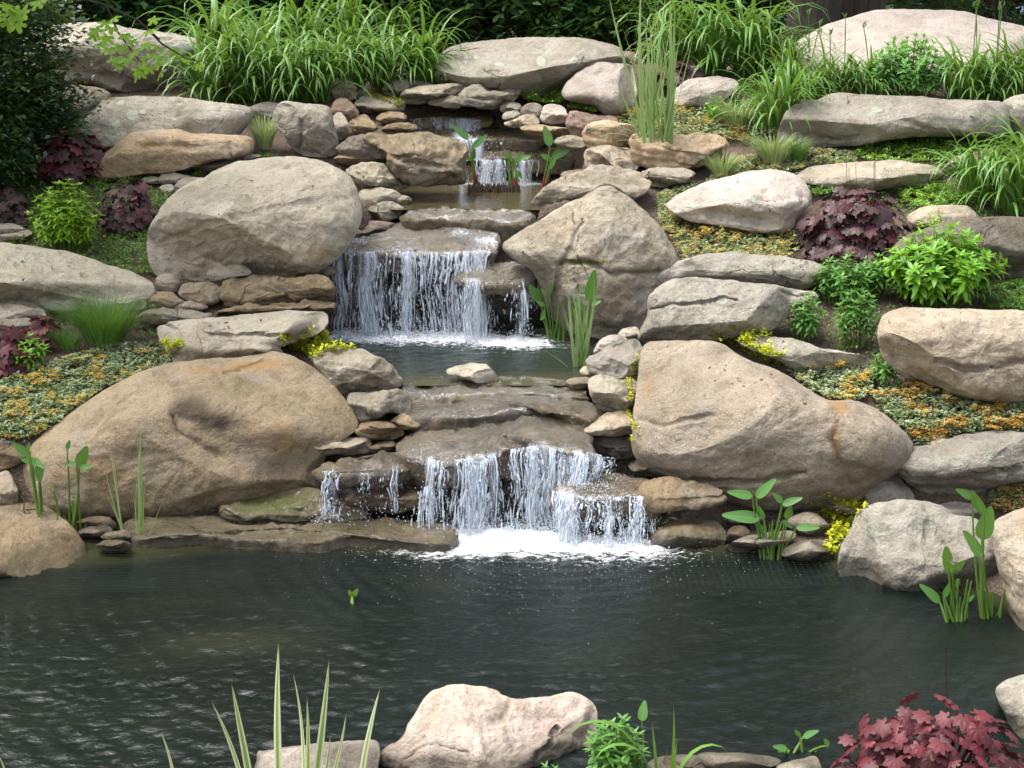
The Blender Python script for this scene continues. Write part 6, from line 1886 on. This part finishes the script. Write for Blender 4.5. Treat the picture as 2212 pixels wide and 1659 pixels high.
cover('small leaved green ground cover around the left purple plants', [(-20, 350), (60, 345), (150, 365), (230, 380), (330, 372), (350, 380), (290, 400), (380, 410), (330, 480), (315, 540), (330, 590), (290, 590), (200, 560), (60, 530), (-20, 520), (-20, 480), (60, 470)], 12000, 'cover', .026, .07)
cover('green ground cover with yellow specks in front of the rusty tan boulder', [(200, 372), (290, 365), (400, 362), (480, 352), (540, 345), (480, 368), (400, 385), (330, 390), (240, 395)], 2200, 'coverbright', .024, .05, 26, 'flower')
cover('green ground cover at the foot of the top left daylilies', [(470, 205), (520, 195), (600, 198), (680, 212), (720, 210), (660, 222), (560, 220), (500, 216)], 2200, 'cover', .026, .07, 6, 'flower')
cover('green ground cover at the foot of the grey boulder by the daylilies', [(900, 168), (960, 150), (1030, 152), (1060, 165), (1110, 178), (1060, 184), (980, 180), (920, 182)], 1900, 'cover', .028, .09)
cover('bright green tuft of creeper left, beside the pale blocky slab', win('B', [(1130, 610), (1180, 570), (1260, 530), (1360, 540), (1430, 580), (1450, 620), (1420, 660), (1300, 660), (1180, 640)]), 1500, 'coverbright', .032, .12)
cover('bright green tuft of creeper right, below the pinkish boulder', win('B', [(1460, 690), (1500, 640), (1560, 615), (1620, 620), (1690, 670), (1710, 700), (1640, 725), (1540, 700)]), 1100, 'coverbright', .032, .12)
cover('light green spreading creeper under the long boulder at right', [(1840, 330), (1880, 300), (1920, 282), (2000, 290), (2080, 275), (2180, 268), (2240, 270), (2200, 320), (2120, 345), (2050, 345), (1960, 350), (1880, 348)], 7000, 'coverbright', .03, .09)
cover('light green creeper behind the right purple coral bells', [(1930, 400), (1990, 385), (2060, 400), (2090, 440), (2020, 455), (1960, 440)], 2600, 'coverbright', .03, .10)
cover('small green creeper on the flat slab left of the purple coral bells', [(1735, 390), (1765, 378), (1815, 385), (1825, 402), (1790, 420), (1745, 420)], 900, 'cover', .028, .09)
cover('grey green creeper at the right edge beside the starry shrub', [(2120, 640), (2160, 610), (2230, 600), (2240, 670), (2180, 668), (2130, 665)], 2000, 'cover', .028, .07)
cover('mid green creeper among the right hand perennials', [(1780, 575), (1830, 560), (1900, 575), (1900, 620), (1840, 640), (1790, 620)], 2000, 'mid', .028, .09)
cover('low green creeper filling the soil behind the right purple coral bells', [(1640, 300), (1700, 330), (1850, 352), (2060, 350), (2212, 360), (2240, 480), (2160, 520), (2020, 500), (1960, 470), (1900, 440), (1780, 420), (1740, 440), (1720, 380)], 5200, 'cover', .030, .06, patch=.12)
cover('low green creeper on the soil between the right perennials', [(1700, 560), (1900, 500), (2000, 560), (2212, 580), (2240, 660), (1900, 700), (1890, 790), (1800, 750), (1760, 720), (1700, 640)], 4200, 'cover', .030, .06, patch=.05)
cover('low green creeper on the shaded soil at the upper left', [(60, 300), (150, 330), (220, 360), (330, 352), (560, 330), (640, 340), (560, 350), (440, 372), (300, 400), (100, 400), (-20, 390), (-20, 330)], 5200, 'cover', .028, .06, patch=.1)
cover('low green creeper in front of the pale long boulder at left', [(-20, 640), (100, 660), (200, 690), (330, 650), (340, 700), (330, 745), (200, 742), (100, 720), (-20, 740)], 3000, 'cover', .026, .05, patch=.0)
cover('low creeper between the upper right daylilies and the reeds', [(1480, 170), (1600, 175), (1700, 200), (1700, 260), (1600, 250), (1500, 215)], 2600, 'coverbright', .030, .07, patch=.1)
cover('fallen brown leaves and bark chips lying on soil and stones of the slope', [(20, 400), (700, 200), (1500, 190), (2200, 330), (2200, 900), (1900, 1000), (1400, 760), (760, 760), (350, 700), (20, 720)], 600, 'litter', .034, .004, drape=True, patch=.4, cat='leaf litter', name='leaf_litter')
cover('green ground cover on the bank beyond the left edge', [(-1000, 300), (-25, 330), (-25, 1010), (-260, 1060), (-1000, 1060)], 6000, 'cover', .06, .12, patch=.2)
cover('green ground cover on the bank beyond the right edge', [(2235, 240), (3100, 260), (3100, 1120), (2420, 1120), (2245, 1020)], 6000, 'coverbright', .06, .12, patch=.2)
GJ = 'golden creeper'
cover('golden creeper spilling between the pale slanting rock and the small rounded boulder', [(604, 738), (640, 728), (690, 722), (740, 735), (782, 752), (740, 758), (700, 762), (690, 778), (660, 770), (620, 752)], 1500, 'jenny', .034, .06, drape=True)
cover('golden creeper running down the top edge of the big pinkish boulder', [(1512, 722), (1560, 708), (1640, 712), (1672, 726), (1630, 735), (1610, 745), (1660, 755), (1700, 780), (1680, 795), (1640, 780), (1590, 752), (1545, 738)], 1700, 'jenny', .034, .06, drape=True)
cover('golden creeper hanging to the water beside the lichen pond boulder', [(1735, 1085), (1780, 1068), (1840, 1068), (1872, 1095), (1842, 1125), (1828, 1160), (1800, 1200), (1782, 1205), (1790, 1160), (1800, 1130), (1770, 1110)], 1500, 'jenny', .034, .06, drape=True)
cover('strings of golden creeper hanging beside the lichen speckled block', [(1372, 770), (1382, 770), (1378, 800), (1362, 830), (1370, 860), (1352, 880), (1372, 910), (1380, 940), (1362, 965), (1355, 955), (1366, 930), (1358, 900), (1345, 885), (1360, 850), (1352, 830)], 460, 'jenny', .022, .03, drape=True)
cover('yellow patch of creeper at the right of the left flower carpet', [(345, 745), (375, 735), (395, 742), (392, 768), (360, 772)], 500, 'jenny', .028, .05, drape=True)
cover('yellow creeper tip at the foot of the maroon foreground plant', [(1725, 1632), (1760, 1622), (1800, 1630), (1790, 1650), (1740, 1650)], 160, 'jenny', .022, .04, Y=5.9)
cover('yellow green moss cushion on the striped stone', win('B', [(150, 605), (200, 582), (270, 585), (350, 600), (400, 640), (415, 685), (380, 700), (330, 670), (260, 640), (180, 618)]), 1300, 'moss', .020, .03, drape=True, cat='moss', name='moss_cushion')

# ================================================================ BACKGROUND TREES AND HEDGE
LC = [blade_leaf(1.0, .42, LEAF['hedge'], .3, n=3), blade_leaf(1.0, .34, LEAF['evergreen'], .2, n=3), blade_leaf(1.0, .22, LEAF['bluegreen'], .2, n=3)]


def crown_mesh(name, parent, c, rad, n, size, mat, clumps=40, seed=0, only_front=False):
    r_ = np.random.default_rng(seed)
    cc = r_.normal(size=(clumps, 3)); cc /= np.linalg.norm(cc, axis=1)[:, None]
    cc *= (r_.uniform(.25, 1, clumps) ** .45)[:, None]
    k = r_.integers(0, clumps, n)
    P = cc[k] + r_.normal(0, .17, (n, 3))
    P = P * np.array(rad) + np.array(c)
    d = P - np.array(c)
    az = r_.uniform(0, 6.28, n); t = r_.uniform(-.7, .6, n)
    X = np.stack([np.cos(az) * np.cos(t), np.sin(az) * np.cos(t), np.sin(t)], -1)
    Yv = np.stack([-np.sin(az), np.cos(az), 0 * az], -1)
    Yv = Yv + np.cross(X, Yv) * r_.uniform(-.7, .7, n)[:, None]
    L = size * r_.uniform(.6, 1.3, n); W = L * .42
    m = P + X * (L * .45)[:, None]
    up = np.cross(X, Yv)
    V = np.stack([P, m + Yv * (W * .5)[:, None] + up * (L * .1)[:, None], P + X * L[:, None], m - Yv * (W * .5)[:, None] + up * (L * .1)[:, None]], 1)
    V = V[V[:, :, 2].min(1) > c[2] - rad[2] * 1.05]
    nn = len(V)
    F = np.arange(nn * 4).reshape(nn, 4)
    V = V.reshape(-1, 3)
    o = link(name, mesh_of(name, V, F, mat, smooth=False, attrs={'across': np.tile([0, 1., 0, 1.], nn), 'rnd': np.repeat(r_.random(nn), 4)}), parent)
    o['kind'] = 'stuff'
    return o


def bush(label, x, Y, zc, rad, n, size, mat, seed, name='evergreen_shrub', cat='shrub', trunk=.06, group=None, clumps=44):
    z0 = float(terrain(np.array([x]), np.array([Y]))[0])
    root = tag(empty(name, (x, Y, z0)), label, cat, group)
    for k in range(3):
        a = k * 2.1
        V, F = tube([(.05 * math.cos(a), .05 * math.sin(a), -.1), (.2 * rad[0] * math.cos(a), .2 * rad[1] * math.sin(a), (zc - z0) * .5), (.4 * rad[0] * math.cos(a), .4 * rad[1] * math.sin(a), zc - z0 + .3 * rad[2])], [trunk, trunk * .7, trunk * .3], None, sides=7)
        link('trunk', mesh_of('trunk', V, F, BARK), root)
    crown_mesh('crown', root, (0, 0, zc - z0), rad, n, size, mat, clumps, seed)
    return root


HG = 'dark hedge shrubs along the skyline'
for k, (lab, xp, Y, zc, rad) in enumerate([
    ('dark hedge shrub behind the leafy twig at top left', 180, 19.6, 3.9, (1.3, .9, 1.5)), ('dark hedge shrub second from left, behind the back row daylilies', 400, 19.9, 4.1, (1.3, .9, 1.6)),
    ('dark hedge shrub above the middle of the top left daylilies', 620, 19.7, 4.0, (1.3, .9, 1.5)), ('dark hedge shrub above the right end of the top left daylilies', 840, 19.9, 4.1, (1.35, .9, 1.6)),
    ('dark hedge shrub straight above the top fall', 1050, 19.6, 4.0, (1.3, .9, 1.5)), ('dark hedge shrub above the grey skyline boulder', 1240, 19.4, 3.9, (1.2, .9, 1.4)),
    ('dark hedge shrub behind the tips of the tall reeds', 1420, 20.2, 4.1, (1.25, .9, 1.6)), ('dark hedge shrub behind the daylilies left of the trunks', 1590, 20.8, 4.1, (1.2, .9, 1.6))]):
    bush(lab, (xp - W2) / FOC * Y, Y, zc, rad, 7500, .17, LEAF['hedge'], 50 + k, group=HG, name='hedge_shrub')
for k, (lab, xp, Y) in enumerate([('tall dark tree closing the view behind the left hedge', 300, 24), ('tall dark tree closing the view behind the middle hedge', 800, 24.5), ('tall dark tree closing the view behind the right hedge', 1300, 24.5), ('tall dark tree behind the far left evergreen', -250, 23), ('tall dark tree far behind the right end of the skyline boulder', 2080, 27)]):
    bush(lab, (xp - W2) / FOC * Y, Y, 8.5, (3.4, 1.4, 7.2), 12000, .5, LEAF['hedge'], 80 + k, name='dark_tree', cat='tree', trunk=.16, group='dark trees behind the hedge')
bush('dark evergreen shrub hanging over the left edge', -5.0, 13.2, 3.0, (1.0, .8, 1.1), 26000, .08, LEAF['evergreen'], 5, trunk=.07, clumps=60)
bush('lower part of the dark evergreen in the left corner, above the purple plants', -5.1, 12.6, 2.1, (.75, .6, .8), 15000, .075, LEAF['evergreen'], 6, clumps=44)
bush('bluish conifer bough showing above the skyline boulder at right', 7.4, 21.5, 3.9, (2.3, 1.0, 1.15), 9000, .09, LEAF['bluegreen'], 9, name='conifer', cat='conifer', trunk=.12)
bush('yellow green bush behind the tall reeds at the top edge', 1.75, 18.6, 3.55, (.5, .4, .5), 1500, .08, LEAF['mid'], 12)


def big_tree(label, xp, Y, w, seed):
    x = (xp - W2) / FOC * Y
    z0 = float(terrain(np.array([x]), np.array([Y]))[0])
    root = tag(empty('tree', (x, Y, z0)), label, 'tree', 'big tree trunks at the top')
    na, nz = 40, 34
    a = np.linspace(0, 2 * math.pi, na, endpoint=False); z = np.linspace(-.2, 6.5, nz)
    A, Z = np.meshgrid(a, z, indexing='xy')
    rr = w / 2 * (1 + .5 * np.exp(-(Z + .2) / .35)) * (1 - .05 * Z)
    rr = rr * (1 + .06 * np.sin(A * 3 + seed) * np.exp(-Z / 2)) + .03 * perlin(np.stack([np.cos(A) * 6, np.sin(A) * 6, Z * .8 + seed], -1)) + .018 * perlin(np.stack([np.cos(A) * 15, np.sin(A) * 15, Z * 1.6 + seed], -1))
    V = np.stack([rr * np.cos(A), rr * np.sin(A), Z], -1).reshape(-1, 3)
    F = ring_faces(na, [i * na for i in range(nz)])
    link('trunk', mesh_of('trunk', V, F, BARK), root)
    for k in range(4):
        b = k * 1.6 + seed
        V, F = tube([(0, 0, 5.2), (.7 * math.cos(b), .7 * math.sin(b), 6.2), (1.8 * math.cos(b), 1.8 * math.sin(b), 7.2)], [.16, .11, .04], None, sides=8)
        link('limb', mesh_of('limb', V, F, BARK), root)
    crown_mesh('crown', root, (0, .3, 7.6), (2.6, 2.2, 1.6), 4500, .22, LEAF['hedge'], 50, seed)


big_tree('broad dark tree trunk behind the daylilies, left of two', 1735, 19.0, .66, 3)
big_tree('broad dark tree trunk beside the skyline boulder, right of two', 1835, 19.5, .60, 8)

# maple reaching in from the left
YM = 11.2
root = tag(empty('maple_tree', (-5.3, YM, .9)), 'young maple whose leafy twig hangs in at the top left', 'tree')
V, F = tube([(0, 0, -.1), (.05, 0, 1.2), (.0, 0, 2.8), (.15, .05, 4.6)], [.11, .09, .07, .03], None, sides=9)
link('trunk', mesh_of('trunk', V, F, BARK), root)
o0 = np.array([-5.3, YM, .9])
ML = [lobed_leaf(1.0, LEAF['maple'], 5, seed=40 + i, deep=.55) for i in range(3)]
paths = [[(-420, -130), (-60, -70), (120, -20), (230, 12), (300, 45), (345, 85)], [(230, 12), (255, 70), (300, 130), (345, 160)], [(-60, -70), (-10, -20), (30, 20), (48, 45)], [(300, 45), (350, 95), (400, 125), (455, 140)]]
for pp in paths:
    pts = np.array([at_y(x, y, YM + .04 * i) - o0 for i, (x, y) in enumerate(pp)])
    if pp[0][0] < -200: pts = np.concatenate([[np.array([.0, 0, 2.6])], pts])
    V, F = tube(pts, np.linspace(.012, .003, len(pts)) * (1.6 if pp[0][0] < -200 else .8), None, sides=5)
    link('twig', mesh_of('twig', V, F, BARK), root)
for k in range(5):
    b = k * 1.3
    V, F = tube([(.1, .03, 3.6), (.8 * math.cos(b), .8 * math.sin(b), 4.6), (1.7 * math.cos(b), 1.6 * math.sin(b), 5.6)], [.045, .03, .012], None, sides=6)
    link('limb', mesh_of('limb', V, F, BARK), root)
crown_mesh('crown', root, (.3, -.2, 5.4), (2.5, 2.0, 1.4), 5000, .16, LEAF['maple'], 46, 21)
spots = [(205, 62, 36), (225, 80, 40), (240, 60, 34), (262, 100, 36), (235, 105, 34), (250, 125, 38), (280, 130, 40), (300, 150, 40), (330, 118, 36), (315, 95, 34), (345, 130, 40), (350, 155, 36), (320, 145, 34), (270, 75, 34), (290, 110, 36), (375, 110, 28), (400, 128, 26),
         (430, 140, 26), (300, 160, 32), (335, 40, 32), (325, 65, 32), (215, 95, 30), (245, 40, 32), (8, 10, 46), (30, 25, 46), (50, 30, 42), (20, 45, 40), (60, 8, 40), (85, 2, 40), (36, 50, 38), (-10, 30, 44), (70, -10, 44), (262, 140, 30), (310, 125, 34), (228, 48, 30), (200, 75, 28), (285, 88, 30), (340, 100, 30)]
for x, y, s in spots:
    P = at_y(x, y, YM + U(-.15, .15)) - o0
    nrm = Vector((U(-.5, .5), -.45 + U(-.4, .3), .6 + U(-.3, .3))).normalized()
    X = Vector((U(-.5, .8), U(-.3, .3), -.9)); X = (X - nrm * X.dot(nrm)).normalized()
    M = Matrix((X, nrm.cross(X), nrm)).transposed().to_4x4()
    sc = s * YM / FOC * .58
    o = bpy.data.objects.new('leaf', random.choice(ML).me)
    COL.objects.link(o); o.parent = root
    o.matrix_local = Matrix.Translation(Vector(P)) @ M @ Matrix.Diagonal((sc, sc, sc, 1))
